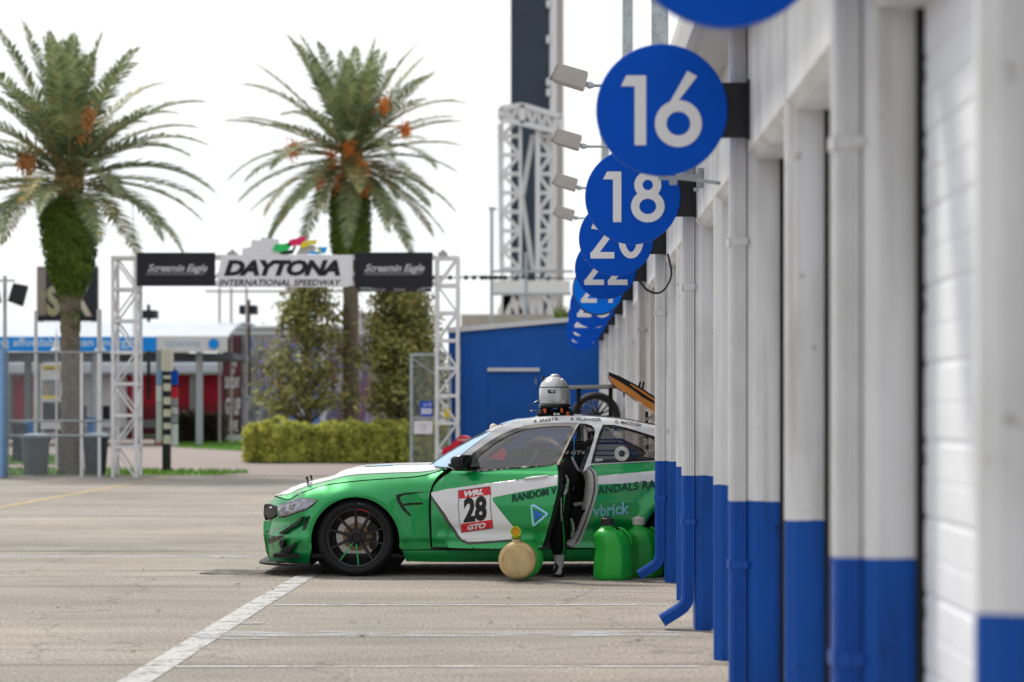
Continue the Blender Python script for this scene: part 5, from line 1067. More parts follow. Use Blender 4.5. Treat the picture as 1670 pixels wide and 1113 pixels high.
# ================================================================ the person leaning into the car
def skin_body(name, joints, edges, mats, parent, pick=None, sub=2):
    me = bpy.data.meshes.new(name); o_ = org(parent)
    me.from_pydata([Vector(p)-o_ for p, r in joints], edges, []); o = bpy.data.objects.new(name, me); COL.objects.link(o)
    md = o.modifiers.new('skin', 'SKIN'); md.use_smooth_shade = True; md.branch_smoothing = .6
    sv = me.skin_vertices[0].data
    for i, (p, r) in enumerate(joints): sv[i].radius = (r, r) if not isinstance(r, tuple) else r; sv[i].use_root = (i == 0)
    s2 = o.modifiers.new('sub', 'SUBSURF'); s2.levels = s2.render_levels = sub
    dg = bpy.context.evaluated_depsgraph_get(); nm = bpy.data.meshes.new_from_object(o.evaluated_get(dg)); bpy.data.objects.remove(o)
    nm.name = name; nm.materials.clear()
    for m_ in mats: nm.materials.append(m_)
    for p in nm.polygons:
        p.use_smooth = True; p.material_index = pick(p.center + o_) if pick else 0
    o = bpy.data.objects.new(name, nm); COL.objects.link(o); o.parent = parent; ORG[o.name] = o_; return o
Yp = YC - .02
pr = thing('person', 'person in black racing suit with green piping leaning in through the open car door', 'person', (P(912, 0, Yp)[0], Yp, 0))
def pp_(px, py, dy=0): return P(px, py, Yp+dy)
J = [(pp_(925, 766, .12), .125), (pp_(914, 752, .25), .12), (pp_(893, 741, .42), .125), (pp_(868, 737, .52), .12), (pp_(850, 742, .55), .05), (pp_(842, 750, .56), .078), (pp_(838, 756, .56), .085),  # 0-6 spine, head
     (pp_(917, 790, .06), .120), (pp_(912, 826, -.02), .100), (pp_(910, 852, .0), .088), (pp_(911, 892, .06), .075), (pp_(912, 910, .07), .060),   # 7-11 standing leg
     (pp_(935, 792, .16), .115), (pp_(936, 830, .10), .092), (pp_(932, 860, .16), .075), (pp_(926, 884, .22), .058),          # 12-15 other leg on the sill
     (pp_(866, 744, .34), .06), (pp_(845, 758, .34), .046), (pp_(815, 758, .38), .038), (pp_(797, 752, .42), .028),          # 16-19 near arm
     (pp_(862, 740, .74), .06), (pp_(838, 758, .80), .045), (pp_(812, 762, .80), .034)]                                      # 20-22 far arm
E = [(0,1),(1,2),(2,3),(3,4),(4,5),(5,6),(0,7),(7,8),(8,9),(9,10),(10,11),(0,12),(12,13),(13,14),(14,15),(3,16),(16,17),(17,18),(18,19),(3,20),(20,21),(21,22)]
xh = pp_(855, 0, .55)[0]; xa = pp_(801, 0, .4)[0]
def pick(c):
    if c.x < pp_(850, 0, .55)[0] and abs(c.y-(Yp+.56)) < .12 and c.x > pp_(828, 0, .5)[0] and c.z > pp_(0, 764, .55)[2] : return 1
    if c.x < xa: return 1
    return 0
skin_body('body', J, E, [mt['suit'], mt['skin']], pr, pick)
m = MB(); m.ellip(pp_(840, 751, .57), (.092, .088, .098), 16, 10); m.build('hair', mt['hair'], pr, smooth=180)
m = MB(); h0 = pp_(797, 752, .42)                                    # hand on the wheel: palm, four fingers, thumb
m.tube([h0+Vector((.03, 0, 0)), h0, h0+Vector((-.04, 0, .01)), h0+Vector((-.085, 0, .012))], [.026, .034, .040, .034], 12, sq=.6)
for i, (dy, ln) in enumerate(((-.03, .07), (-.01, .08), (.01, .075), (.03, .06))):
    b_ = h0+Vector((-.075, dy, .014)); m.tube([b_, b_+Vector((-ln*.45, dy*.1, .006)), b_+Vector((-ln*.8, dy*.1, -.012)), b_+Vector((-ln*.9, dy*.1, -.035))], [.010, .009, .008, .006], 8)
b_ = h0+Vector((-.02, -.036, 0)); m.tube([b_, b_+Vector((-.03, -.02, -.012)), b_+Vector((-.055, -.02, -.03))], [.012, .010, .007], 8)
m.build('hand', mt['skin'], pr, smooth=60)
def strip(name, pts, wdt, dy, mat, bulge=.01):
    m = MB(); pts = spl(pts, 5); rows = []
    for i, (x, y) in enumerate(pts):
        w = wdt[0] + (wdt[1]-wdt[0])*i/(len(pts)-1) if isinstance(wdt, tuple) else wdt; w *= 1+.25*math.sin(i*1.7)
        d_ = dy[0] + (dy[1]-dy[0])*i/(len(pts)-1); rows.append([pp_(x-w/2, y, d_), pp_(x, y, d_-bulge), pp_(x+w/2, y, d_)])
    m.grid(rows); return m.build(name, mat, pr, smooth=180, solid=.004)
strip('leg_panel', [(922.5, 775), (926, 784), (924.5, 796), (921.5, 806)], (3, 5), (-.085, -.115), mt['suitg'])
strip('leg_panel', [(914.5, 812), (915, 825), (915, 840), (916, 850)], 2.4, (-.125, -.10), mt['suitg'])
strip('leg_panel', [(931.5, 846), (934.5, 856), (935, 866), (932, 876)], (3, 5), (.01, .07), mt['suitg'])
strip('leg_panel', [(922, 880), (923.5, 892), (925, 902), (923, 908)], (3.5, 4), (.1, .13), mt['suitg'])
strip('piping', [(927.5, 787), (925.5, 797), (921, 808), (918.5, 830), (917.5, 850), (919.5, 875), (920, 895), (917, 905)], 1.0, (-.12, -.03), mt['suitn'])
strip('piping', [(929.5, 846), (931.5, 858), (931, 870)], 1.2, (.0, .06), mt['suitn'])
m = MB(); m.tube([pp_(912, 727, .32), pp_(900, 719, .42), pp_(882, 715.5, .5), pp_(866, 719, .53), pp_(856, 727, .53)], [.015, .035, .045, .03, .008], 10, sq=.6); m.build('shoulder_yoke', mt['board'], pr, smooth=60)
strip('sleeve_panel', [(876, 735), (870, 748), (862, 757)], (6, 5), (.22, .24), mt['suitg'])
strip('piping', [(872, 736), (866, 749), (859, 757)], 1.0, (.215, .235), mt['suitn'])
m = MB(); a_, b_ = pp_(881, 754, .28), pp_(904, 747, .20)
text_mb(m, 'RACING', lambda u, v: a_+(b_-a_)*u+Vector((0, 0, .026*v)), bold=.02); m.build('belt_lettering', mt['orangef'], pr, recalc=False)
m = MB(); a_ = pp_(908, 755, -.03); m.ellip(a_+Vector((.02, 0, .015)), (.018, .006, .012), 8, 6); m.ellip(a_+Vector((.026, -.001, -.008)), (.008, .005, .014), 8, 6); m.build('patch', mt['orangef'], pr, smooth=60)
m = MB(); m.ellip(a_+Vector((.046, 0, .018)), (.012, .005, .010), 8, 6); m.build('patch', mt['suitn'], pr, smooth=60)
# shoes
def shoe(px, pyb, pyt, dy, parent):
    b_ = P(px, pyb, Yp+dy); s_ = 1.0; h = (pyb-pyt)*Yp/F; z0 = b_[2]; x0 = b_[0]; y0 = Yp+dy
    s_ = thing('shoe', None, None); s_.parent = parent; s_.location = Vector((x0, y0, z0))-org(parent); ORG[s_.name] = Vector((x0, y0, z0))
    m = MB(); rows = []
    for t, w_, y1_, y2_ in ((0, .038, -.10, .15), (.12, .046, -.11, .16), (.26, .047, -.10, .155), (.40, .044, -.06, .13), (.58, .040, -.035, .10), (.78, .042, -.03, .085), (1.0, .046, -.03, .08)):
        cy_ = (y1_+y2_)/2; ry = (y2_-y1_)/2; rows.append([(x0-.012*(1-t)+w_*math.cos(R(a)), y0+cy_+ry*math.sin(R(a)), z0+h*t) for a in range(0, 360, 20)])
    m.grid(rows, closed=True); m.add(rows[0], [tuple(range(18))]); m.build('upper', mt['suitg'], s_, smooth=180)
    m = MB(); rows = []
    for z, k in ((-.001, .9), (.004, 1.02), (.018, 1.04), (.022, .98)): rows.append([(x0-.012+.049*k*math.cos(R(a)), y0+.025+.137*k*math.sin(R(a)), z0+z) for a in range(0, 360, 20)])
    m.grid(rows, closed=True); m.build('sole', mt['rubber'], s_, smooth=60)
    m = MB(); m.tube([(x0-.05, y0-.05, z0+.03), (x0-.035, y0-.09, z0+.05), (x0-.02, y0-.08, z0+.085), (x0-.035, y0-.02, z0+.105)], [.012, .016, .014, .008], 8); m.tube([(x0+.03, y0-.09, z0+.022), (x0+.034, y0-.07, z0+.06), (x0+.04, y0-.03, z0+.075)], [.012, .015, .008], 8); m.build('toe_trim', mt['seat'], s_, smooth=60)
    return s_
shoe(912.5, 939.5, 905, .0, pr)
shoe(925, 908, 885, .24, pr)
# ================================================================ background: gantry, fences, shed
def truss_post(m, x0, x1, y0, y1, z0, z1, n, w=.05, dg=.035):
    for x in (x0, x1):
        for y in (y0, y1): m.box(x-w/2, x+w/2, y-w/2, y+w/2, z0, z1)
    for i in range(n+1):
        z = z0 + (z1-z0)*i/n
        if i:
            for y in (y0, y1): m.bar((x0+w/2, y, z-.03), (x1-w/2, y, z-.03), w)
            for x in (x0, x1): m.bar((x, y0+w/2, z-.03), (x, y1-w/2, z-.03), w)
        if i < n:
            zt = z + (z1-z0)/n
            a, b = (z+.01, zt-.06) if i % 2 else (zt-.06, z+.01)
            for y in (y0, y1): m.bar((x0+w/2, y, a), (x1-w/2, y, b), dg)
            for x in (x0, x1): m.bar((x, y0+w/2, b), (x, y1-w/2, a), dg)
YG = 50.0
gt = thing('entrance_gantry', 'white lattice gantry carrying the black speedway name sign over the paddock entrance', 'gantry', (P(465, 0, YG)[0], YG+.3, 0))
z = lambda py, Y=YG: EH+(HY-py)*Y/F
X = lambda px, Y=YG: (px-VX)*Y/F
m = MB(); truss_post(m, X(184), X(222), YG, YG+.55, 0, z(418), 7, .065, .036); m.build('tower', mt['truss'], gt)
m = MB(); truss_post(m, X(712), X(746), YG, YG+.55, 0, z(418), 8, .065, .036); m.build('tower', mt['truss'], gt)
m = MB()
for y in (YG, YG+.55):
    for py in (419, 462): m.bar((X(224), y, z(py)), (X(710), y, z(py)), .07)
    for i in range(16):
        a, b = X(226+30*i), X(226+30*(i+1)); m.bar((a, y, z(421)), (b, y, z(460)), .035) if i % 2 else m.bar((a, y, z(460)), (b, y, z(421)), .035)
m.build('beam', mt['truss'], gt)
for a, b, c, d in ((225, 352, 413, 467), (579, 706, 412.5, 470)):
    m = MB(); m.box(X(a), X(b), YG-.14, YG-.06, z(d), z(c)); bn = m.build('banner', mt['banner'], gt, bevel=.01)
    cxp = (a+b)/2
    m = MB(); text_mb(m, 'Screamin Eagle', px_rect(cxp-48, cxp+50, 447, 431, YG-.1435), bold=.03, shear=.45); m.build('lettering', mt['bsil'], bn, recalc=False)
    m = MB(); m.prism([(X(cxp-50), z(449.5)), (X(cxp+44), z(449.5)), (X(cxp+50), z(445)), (X(cxp-46), z(445))], lambda p, q: (p, YG-.1405, q), lambda p, q: (p, YG-.1412, q)); m.build('underline', M('banner grey', (.12, .12, .135), .5), bn)
m = MB(); m.box(X(584), X(704), YG-.13, YG-.07, z(476.5), z(470.6)); bn = m.build('banner', mt['banner'], gt)
for s_, a, b in (('UNIVERSITY OF', 588, 628), ('TOWN', 642, 660), ('AHU', 680, 694)): m = MB(); text_mb(m, s_, px_rect(a, b, 475.5, 471.3, YG-.1335)); m.build('lettering', mt['bsil'], bn, recalc=False)
# name board cut round its letters
m = MB(); m.prism([(X(x), z(y)) for x, y in ((362, 421), (370, 417), (560, 417), (576, 417), (576, 466), (566, 469), (356, 469), (352, 463), (356, 455))], lambda p, q: (p, YG-.12, q), lambda p, q: (p, YG-.07, q)); nb = m.build('name_board', mt['board'], gt, bevel=.008)
m = MB()
vs, fs = text2d('DAYTONA', bold=.055, shear=.28, spacing=.93); fn = px_rect(365, 555, 450.5, 424, YG-.128); m.add([fn(*v) for v in vs], fs); o = m.build('name_letters', mt['banner'], nb, recalc=False, solid=.02)
m = MB(); text_mb(m, 'INTERNATIONAL SPEEDWAY', px_rect(357, 557, 466.5, 456, YG-.1235), bold=.03, shear=.25, spacing=1.05); m.build('name_letters', mt['banner'], nb, recalc=False)
fl = bpy.data.objects.new('flag_emblem', None); COL.objects.link(fl); fl.parent = gt; fl.empty_display_size = .1; ORG[fl.name] = org(gt)
def flag(pts, mat, y=.0): m = MB(); m.prism([(X(a), z(b)) for a, b in pts], lambda p, q: (p, YG-.10-y, q), lambda p, q: (p, YG-.07-y, q)); m.build('flag', mat, fl)
flag([(396, 416.5), (397, 406), (410, 404), (412, 392), (426, 393), (428, 388), (440, 389), (456, 392), (455, 400), (470, 404), (472, 416.5)], mt['board'])
flag([(446, 410), (450, 399), (462, 399), (474, 397), (476, 402), (470, 410), (458, 412)], mt['fgreen'], .04)
flag([(469, 401), (474, 392), (486, 390), (488, 387.5), (500, 387), (496, 400), (482, 402), (474, 402)], mt['magenta'], .04)
flag([(491, 404), (494, 397), (502, 394), (518, 392), (517, 399), (508, 400), (500, 404), (490, 407)], mt['fyel'], .075)
flag([(503, 415), (508, 411), (522, 411), (519, 404), (535, 404), (532, 413), (520, 416)], mt['fblue'], .04)
flag([(456, 414), (462, 411), (478, 408), (480, 402), (484, 403), (478, 415), (462, 416)], mt['banner'], .01)
flag([(484, 416), (492, 402), (502, 400), (514, 401), (517, 408), (506, 414), (500, 416)], mt['suitg'], .02)
flag([(517, 404.5), (521, 405.5), (526, 413), (522, 414)], mt['fyel'], .075)
# a small box on the beam and one on the right tower
for a in (378, 722): m = MB(); m.box(X(a-7), X(a+7), YG-.05, YG+.3, z(417.5), z(412)); m.box(X(a-3), X(a+3), YG, YG+.2, z(412)+.001, z(408)); m.build('lamp_box', mt['lampg'], gt)

def chainlink(m, x0, x1, y, z0, z1, p=.085, w=.012):
    W_, H_ = x1-x0, z1-z0; k = -int(H_/p)-1
    while k*p < W_:
        for s in (0, 1):
            a = k*p; u0, v0, u1, v1 = a, 0, a+H_, H_
            if u0 < 0: v0 -= u0; u0 = 0
            if u1 > W_: v1 -= (u1-W_); u1 = W_
            if u1 - u0 > .02:
                A = (x0+u0, z0+v0) if not s else (x1-u0, z0+v0); B_ = (x0+u1, z0+v1) if not s else (x1-u1, z0+v1); yy = y + s*w*1.2; q = w*.5
                m.add([(A[0]-q, yy, A[1]), (A[0]+q, yy, A[1]), (B_[0]+q, yy, B_[1]), (B_[0]-q, yy, B_[1]), (A[0], yy+w, A[1]), (B_[0], yy+w, B_[1])], [(0,1,2,3), (1,4,5,2), (4,0,3,5)])
        k += 1
fe = thing('chain_link_fence', 'galvanised chain link fence panel in front of the trash bins and left palm', 'fence', (X(95), YG, 0))
m = MB(); chainlink(m, X(11), X(158), YG+.02, .02, z(576)); mesh_o = m.build('wire_mesh', mt['galv'], fe, recalc=False); 
for a in (13, 133, 162): m = MB(); m.tube([(X(a), YG, 0), (X(a), YG, z(574))], .035 if a != 13 else .02, 8); m.build('post', mt['galv'] if a == 13 else mt['truss'], fe, smooth=60)
for q in (575, 687, 711): m = MB(); m.tube([(X(11), YG-.02, z(q)), (X(180), YG-.02, z(q))], .022, 8); m.build('rail', mt['galv'], fe, smooth=60)
g2 = thing('chain_link_gate', 'galvanised chain link gate leaf with blue gate number sign beside the right gantry tower', 'gate', (X(688), YG, 0))
m = MB(); chainlink(m, X(672), X(735), YG+.1, .05, z(582)); m.build('wire_mesh', mt['galv'], g2, recalc=False)
m = MB()
for a in (670.5, 733): m.bar((X(a), YG+.08, 0), (X(a), YG+.08, z(577)), .065)
for q in (578.5, 682): m.bar((X(673), YG+.08, z(q)), (X(731), YG+.08, z(q)), .06)
m.bar((X(673), YG+.08, z(585)), (X(731), YG+.08, z(626)), .025); m.build('frame', mt['galv'], g2)
m = MB(); m.box(X(685), X(705), YG+.02, YG+.035, z(679), z(655)); s_ = m.build('gate_sign', mt['sign'], g2); m = MB(); text_mb(m, 'GATE', px_rect(690, 704, 663, 658, YG+.0165)); text_mb(m, '503', px_rect(686.5, 704, 676, 666, YG+.0165), bold=.05); m.build('lettering', mt['board'], s_, recalc=False)
m = MB(); m.box(X(675), X(705), YG+.02, YG+.035, z(708), z(687)); s_ = m.build('notice', mt['board'], g2); m = MB(); text_mb(m, 'STOP', px_rect(686, 696, 702, 692, YG+.0165)); m.build('lettering', mt['lampg'], s_, recalc=False)
m = MB(); m.box(X(724), X(736), YG+.02, YG+.035, z(681), z(667)); m.build('yellow_tag', mt['yellow'], g2)
# pale blue wall edge at the far left
m = MB(); m.box(X(-60), X(9.5), YG-.3, YG+.1, 0, z(570)); m.box(X(-60), X(10), YG-.32, YG+.12, z(570)+.001, z(568)); tag(m.build('boundary_wall', mt['bluep'], bevel=.01), 'pale blue panel wall cut off by the left edge of the photo', 'wall')
# blue shed
YS = 50.6
sd = thing('blue_shed', 'bright blue steel shed with white roof trim and blue door behind the race car', 'shed', (X(855, YS), YS, 0))
zs = lambda py: z(py, YS); xs = lambda px: X(px, YS)
m = MB(); m.prism([(xs(733), 0), (xs(733), zs(544)), (xs(978), zs(522)), (xs(978), 0)], lambda p, q: (p, YS, q), lambda p, q: (p, YS+6, q)); m.build('wall', mt['shed'], sd)
m = MB(); m.box(xs(731.5), xs(742), YS-.03, YS-.002, 0, zs(543.5)); m.build('corner_trim', mt['shed'], sd)
m = MB(); m.prism([(xs(730), zs(543.5)), (xs(979), zs(521)), (xs(979), zs(514)), (xs(730), zs(535))], lambda p, q: (p, YS-.12, q), lambda p, q: (p, YS+6.1, q)); m.build('roof_trim', mt['pale'], sd)
m = MB(); m.box(xs(797), xs(878), YS-.02, YS-.002, .05, zs(607)); dr = m.build('door', mt['shedd'], sd, bevel=.004); m = MB(); m.box(xs(795), xs(880), YS-.10, YS-.002, zs(606), zs(600.5)); m.build('lintel', mt['pale'], dr); m = MB(); m.box(xs(873), xs(874.5), YS-.05, YS-.021, zs(628), zs(617)); m.build('hinge', mt['lampg'], dr)
m = MB()
for i, x in enumerate(range(744, 978, 12)):
    if not (796 < x < 880): m.box(xs(x), xs(x)+.02, YS-.008, YS-.001, .02, zs(545-(x-744)*.094))
m.build('rib', mt['shed'], sd)
m = MB(); rg = random.Random(4)
for k in range(60): x = rg.uniform(xs(905), xs(928)); h = rg.uniform(.05, .28); m.tube([(x, YS+.6, zs(517)), (x+rg.uniform(-.06, .06), YS+.6, zs(517)+h)], [.012, .004], 4)
tag(m.build('roof_weeds', mt['vine']), 'small tuft of dry weeds growing on the shed roof', 'weeds')

# ================================================================ palms
def frond(m, base, az, el, L_, droop, n=38, ll=.50, rg=random, yel=0, fold=.5):
    p = Vector(base); d = Vector((math.cos(az)*math.cos(el), math.sin(az)*math.cos(el), math.sin(el))); pts = [p.copy()]; ds = [d.copy()]
    for i in range(n):
        t = i/n; d = (d + Vector((0, 0, -droop*(0.3+t*1.6)/n))).normalized(); p = p + d*L_/n; pts.append(p.copy()); ds.append(d.copy())
    m.tube(pts[::3]+[pts[-1]], [.015*(1-.8*i/(len(pts[::3]))) for i in range(len(pts[::3])+1)], 4, 1, cap=False)
    for i in range(5, n+1):
        t = i/n; l = ll*(math.sin(math.pi*min(1, .22+t*.80))**.6); side = ds[i].cross(Vector((0, 0, 1)))
        if side.length < .05: side = Vector((math.sin(az), -math.cos(az), 0))
        side.normalize(); up = side.cross(ds[i]).normalized()
        for j in (0, .5):
            q = pts[i-1].lerp(pts[i], j)
            for s in (-1, 1):
                f = rg.uniform(.25, .75)*fold; dd = (ds[i]*rg.uniform(.55, .95) + side*s*(1-f*.4) + up*f).normalized(); le = l*rg.uniform(.8, 1.15)
                e = q + dd*le + Vector((0, 0, -.12*le)); mid = q + dd*le*.5; w = ds[i]*.5*rg.uniform(.040, .064)*L_/3.2
                m.add([q-w*.5, mid-w, e, mid+w, q+w*.5], [(0,1,2,3,4)], 2 if yel and rg.random() < yel else 0)
mt['dullfruit'] = M('dull fruit', (.50, .22, .07), .7, var=.4, vscale=6)
def palm(lab, px, Yb, pyb, trunk, skirt, crown_py, L_, nf, seed, fruits, cxoff=0, span=118):
    rg = random.Random(seed); k = Yb/F; x0 = (px-VX)*k
    o = thing('palm_tree', lab, 'palm tree', (x0, Yb, 0), 'date palms by the entrance gantry')
    m = MB(); rows = []
    n = len(trunk)
    tp = []
    for i in range(n-1):
        for j in range(8): t = j/8; tp.append(tuple(trunk[i][c]*(1-t)+trunk[i+1][c]*t for c in range(3)))
    tp.append(trunk[-1])
    for i, (py, a, b) in enumerate(tp):
        zz = max(0, EH+(HY-py)*k); c_ = ((a+b)/2-VX)*k; r = (b-a)/2*k
        rows.append([(c_+r*(1+.07*math.sin(5*t+i*1.3)+rg.uniform(-.05, .05))*math.cos(2*math.pi*t/18), Yb+r*(1+rg.uniform(-.05, .05))*math.sin(2*math.pi*t/18), zz) for t in range(18)])
    m.grid(rows, closed=True); m.build('trunk', mt['trunk'], o, smooth=50)
    m = MB(); rows = []
    for py, a, b in skirt: c_ = ((a+b)/2-VX)*k; r = (b-a)/2*k*.86; rows.append([(c_+r*math.cos(R(t)), Yb+r*math.sin(R(t)), EH+(HY-py)*k) for t in range(0, 360, 15)])
    m.grid(rows, closed=True); sk = [(EH+(HY-s[0])*k, ((s[1]+s[2])/2-VX)*k, (s[2]-s[1])/2*k) for s in skirt]
    for q in range(9000):
        zz = rg.uniform(sk[0][0], sk[-1][0]) if q < 7800 else sk[0][0]-abs(rg.gauss(0, .35)); c_ = interp(zz, [s[0] for s in sk], [s[1] for s in sk]); r = interp(zz, [s[0] for s in sk], [s[2] for s in sk])*rg.uniform(.84, 1.03 + .10*rg.random()**3)
        a = rg.uniform(0, 6.28); b_ = Vector((c_+r*math.cos(a), Yb+r*math.sin(a), zz)); s = rg.uniform(.02, .055); u = Vector((rg.gauss(0, 1), rg.gauss(0, 1), rg.gauss(-.5, 1))).normalized(); v = u.orthogonal().normalized()
        m.add([b_-v*s*.5, b_+u*s*.9, b_+v*s*.5, b_-u*s*.9], [(0,1,2,3)])
    m.build('vine_skirt', mt['vine'], o, recalc=False)
    cz_ = EH+(HY-crown_py)*k; cx_ = x0+cxoff*k; m = MB()
    for i in range(nf):
        u = (i+.5)/nf; az = i*2.39996+rg.uniform(-.2, .2); el = R(86 - span*u**.9 + rg.uniform(-6, 6)); 
        frond(m, (cx_+.12*math.cos(az), Yb+.12*math.sin(az), cz_+.35-.6*u), az, el, L_*rg.uniform(.86, 1.05)*(1-.15*(u < .1)), rg.uniform(.25, 1.0)+.35*u, rg=rg, yel=.35 if u > .72 and rg.random() < .45 else .01)
    m.build('crown', [mt['frond'], mt['rachis'], M('dry frond', (.42, .30, .10), .7, var=.3)], o, recalc=False)
    m = MB()
    for i in range(60): a = i*2.4; m.tube([(cx_+.15*math.cos(a), Yb+.15*math.sin(a), cz_-.55+.012*i), (cx_+.30*math.cos(a), Yb+.30*math.sin(a), cz_-.25+.012*i)], [.07, .03], 5)
    m.build('frond_bases', mt['rachis'], o)
    for fx, fy in fruits:
        m = MB(); c_ = Vector(((fx-VX)*k, Yb-rg.uniform(.7, 1.2), EH+(HY-fy)*k)); top_ = Vector((cx_, Yb-.1, cz_+.2)); m.tube(spl([top_, (top_+c_)/2+Vector((0, 0, .25)), c_+Vector((0, 0, .08))]), .02, 5)
        for q in range(170): d_ = Vector((rg.gauss(0, .085), rg.gauss(0, .08), rg.gauss(-.06, .12))); m.ellip(c_+d_, (.022, .022, .028), 5, 4)
        m.build('fruit_cluster', mt['orangef'] if seed == 23 else mt['dullfruit'], o, smooth=180)
    return o
palm('left date palm with broad vine covered upper trunk, behind the chain link fence', 113, 51.2, 778,
     [(779, 92, 138), (765, 94, 135), (735, 99, 135), (700, 100, 134), (640, 100, 133), (560, 99, 130), (510, 99, 130), (480, 97, 134), (330, 90, 138)],
     [(492, 100, 130), (475, 92, 138), (455, 83, 147), (430, 76, 153), (400, 70, 157), (370, 67, 158), (345, 70, 155), (325, 76, 152)], 288, 3.3, 68, 11, [(158, 198), (55, 262), (150, 215), (62, 275)], span=98)
palm('right date palm with orange fruit clusters rising behind the gantry name board', 573, 66.5, 735,
     [(749, 553, 592), (690, 556, 588), (560, 559, 585), (470, 559, 585), (300, 548, 600)],
     [(420, 548, 598), (410, 541, 603), (385, 539, 604), (350, 538, 604), (320, 540, 604), (300, 546, 602)], 258, 3.6, 74, 23, [(545, 262), (575, 245), (632, 180), (598, 282), (525, 298), (484, 248), (602, 306), (665, 215), (560, 300)])

# ================================================================ broadleaf trees and hedges
def leaves(m, c, r, n, s, rg, mi=0):
    for _ in range(n):
        d_ = Vector((rg.gauss(0, .45), rg.gauss(0, .45), rg.gauss(0, .45))); b_ = c + Vector((d_.x*r[0], d_.y*r[1], d_.z*r[2])); q = s*rg.uniform(.6, 1.3)
        u = Vector((rg.gauss(0, 1), rg.gauss(0, 1), rg.gauss(0, .8))).normalized(); v = u.orthogonal().normalized(); m.add([b_-u*q, b_+v*q*.42, b_+u*q, b_-v*q*.42], [(0,1,2,3)], mi)
def tree(lab, px, Yb, pyt, pyb, hw, seed, dens, fork, s=.085):
    rg = random.Random(seed); k = Yb/F; x0 = (px-VX)*k; o = thing('magnolia_tree', lab, 'tree', (x0, Yb, 0), 'magnolia trees behind the hedge')
    zt, zb = EH+(HY-pyt)*k, EH+(HY-pyb)*k; br = MB(); lf = MB(); br.tube([(x0, Yb, 0), (x0+.04, Yb, zb), (x0, Yb, zb+(zt-zb)*.5), (x0, Yb, zt-.2)], [.10, .085, .06, .015], 8)
    for i in range(fork):
        t = rg.random(); zz = zb + (zt-zb)*t; wd = hw*k*(math.sin(math.pi*min(1, .36+.55*t))**.8)*rg.uniform(.08, 1)**.5*1.05; a = rg.uniform(0, 6.28); wd *= .80+.30*math.sin(2*a+2.3*zz+seed)*math.cos(3.1*zz+a)+.12*math.sin(5*zz)
        c = Vector((x0+wd*math.cos(a), Yb+wd*math.sin(a)*.9, zz+.1)); b0 = Vector((x0, Yb, max(zb-.35, zz-wd*.75))); br.tube(spl([b0, (b0+c)/2+Vector((0, 0, .1)), c], 3), [.014, .013, .012, .010, .009, .007, .005][:7], 5)
        leaves(lf, c, (.44, .44, .34) if dens < 50 else (.30, .30, .24), dens, s*rg.uniform(.8, 1.25), rg)
    br.build('trunk', mt['bark'], o, smooth=60); lf.build('crown', mt['mag'], o, recalc=False)
tree('sparse magnolia tree with airy see-through top, left of the right palm trunk', 500, 66, 474, 676, 80, 5, 24, 210)
tree('dense dark magnolia tree between the right palm trunk and the gate', 655, 64, 476, 676, 70, 9, 48, 260)
def hedge(name, lab, cat, x0, x1, y0, y1, z1, mat, n, seed, s=.055, core=None):
    rg = random.Random(seed); m = MB(); core = core or mt['bark']; r_ = .30
    m.box(x0+r_, x1-r_, y0+r_, y1-r_, 0, z1-r_, 1)
    for q in range(n):
        u, v, w = rg.uniform(x0, x1), rg.uniform(y0, y1), rg.random(); lump = .08*math.sin(u*4.1)+.06*math.sin(u*9.3+1)+.06*math.sin(u*2.3)+.04*math.sin(u*17)
        if w < .62: p = Vector((u, y0+rg.uniform(-.02, .14)-lump*.8, rg.uniform(.02, z1)))
        elif w < .9: p = Vector((u, v, z1+lump*.7+rg.gauss(0, .035)))
        else: p = Vector((rg.choice((x0, x1))+rg.gauss(0, .05), v, rg.uniform(.02, z1)))
        if p.z > z1-.15: p.y += .10*((p.z-z1+.15)/.15)
        if p.x < x0+.15 and p.z > z1-.2: p.z -= .08
        a = s*rg.uniform(.6, 1.3); d_ = Vector((rg.gauss(0, 1), rg.gauss(-.4, 1), rg.gauss(.4, .8))).normalized(); e = d_.orthogonal().normalized(); m.add([p-e*a*.4, p+d_*a, p+e*a*.4, p-d_*a*.6], [(0,1,2,3)])
    return tag(m.build(name, [mat, core], recalc=False), lab, cat)
YH = 63.0
hedge('hedge', 'clipped yellow-green hedge running from the grass corner to the gate', 'hedge', X(400, YH), X(745, YH), YH, YH+1.3, EH+(HY-693)*YH/F, mt['hedge'], 46000, 3)
hedge('dark_hedge', 'low dark purple rounded hedge in front of the red wall', 'hedge', X(288, 99), X(362, 99), 99, 100.5, EH+(HY-675)*99/F, mt['purple'], 5000, 4, .09)

# ================================================================ canopy, red building, banners, kiosk
YK = 92.0; zk = lambda py, Y=YK: EH+(HY-py)*Y/F; xk = lambda px, Y=YK: X(px, Y)
cn = thing('canopy_building', 'long white roofed canopy with an azure slogan banner behind the left palm', 'canopy', (xk(150), YK+4, 0))
m = MB(); rows = []
for x in (xk(-260), xk(372)):
    rows.append([(x, YK-.3+8.6*t, zk(550)+(zk(519)-zk(552))*math.sin(math.pi*min(1, t*1.4)/2*1.0)) for t in [i/10 for i in range(11)]])
m.grid(rows); m.build('roof', mt['roofw'], cn, smooth=60, solid=.1)
m = MB(); m.box(xk(-260), xk(258), YK-.4, YK-.32, zk(574), zk(550)); bb = m.build('banner', mt['skyb'], cn)
m = MB(); text_mb(m, 'ing affordable clean energy', px_rect(-8, 216, 569, 551.5, YK-.42), bold=.012); m.build('lettering', M('pale lettering', (.50, .66, .80), .5), bb, recalc=False)
m = MB(); m.box(xk(258)+.01, xk(373), YK-.4, YK-.32, zk(575), zk(549)); bb = m.build('panel', mt['pale'], cn)
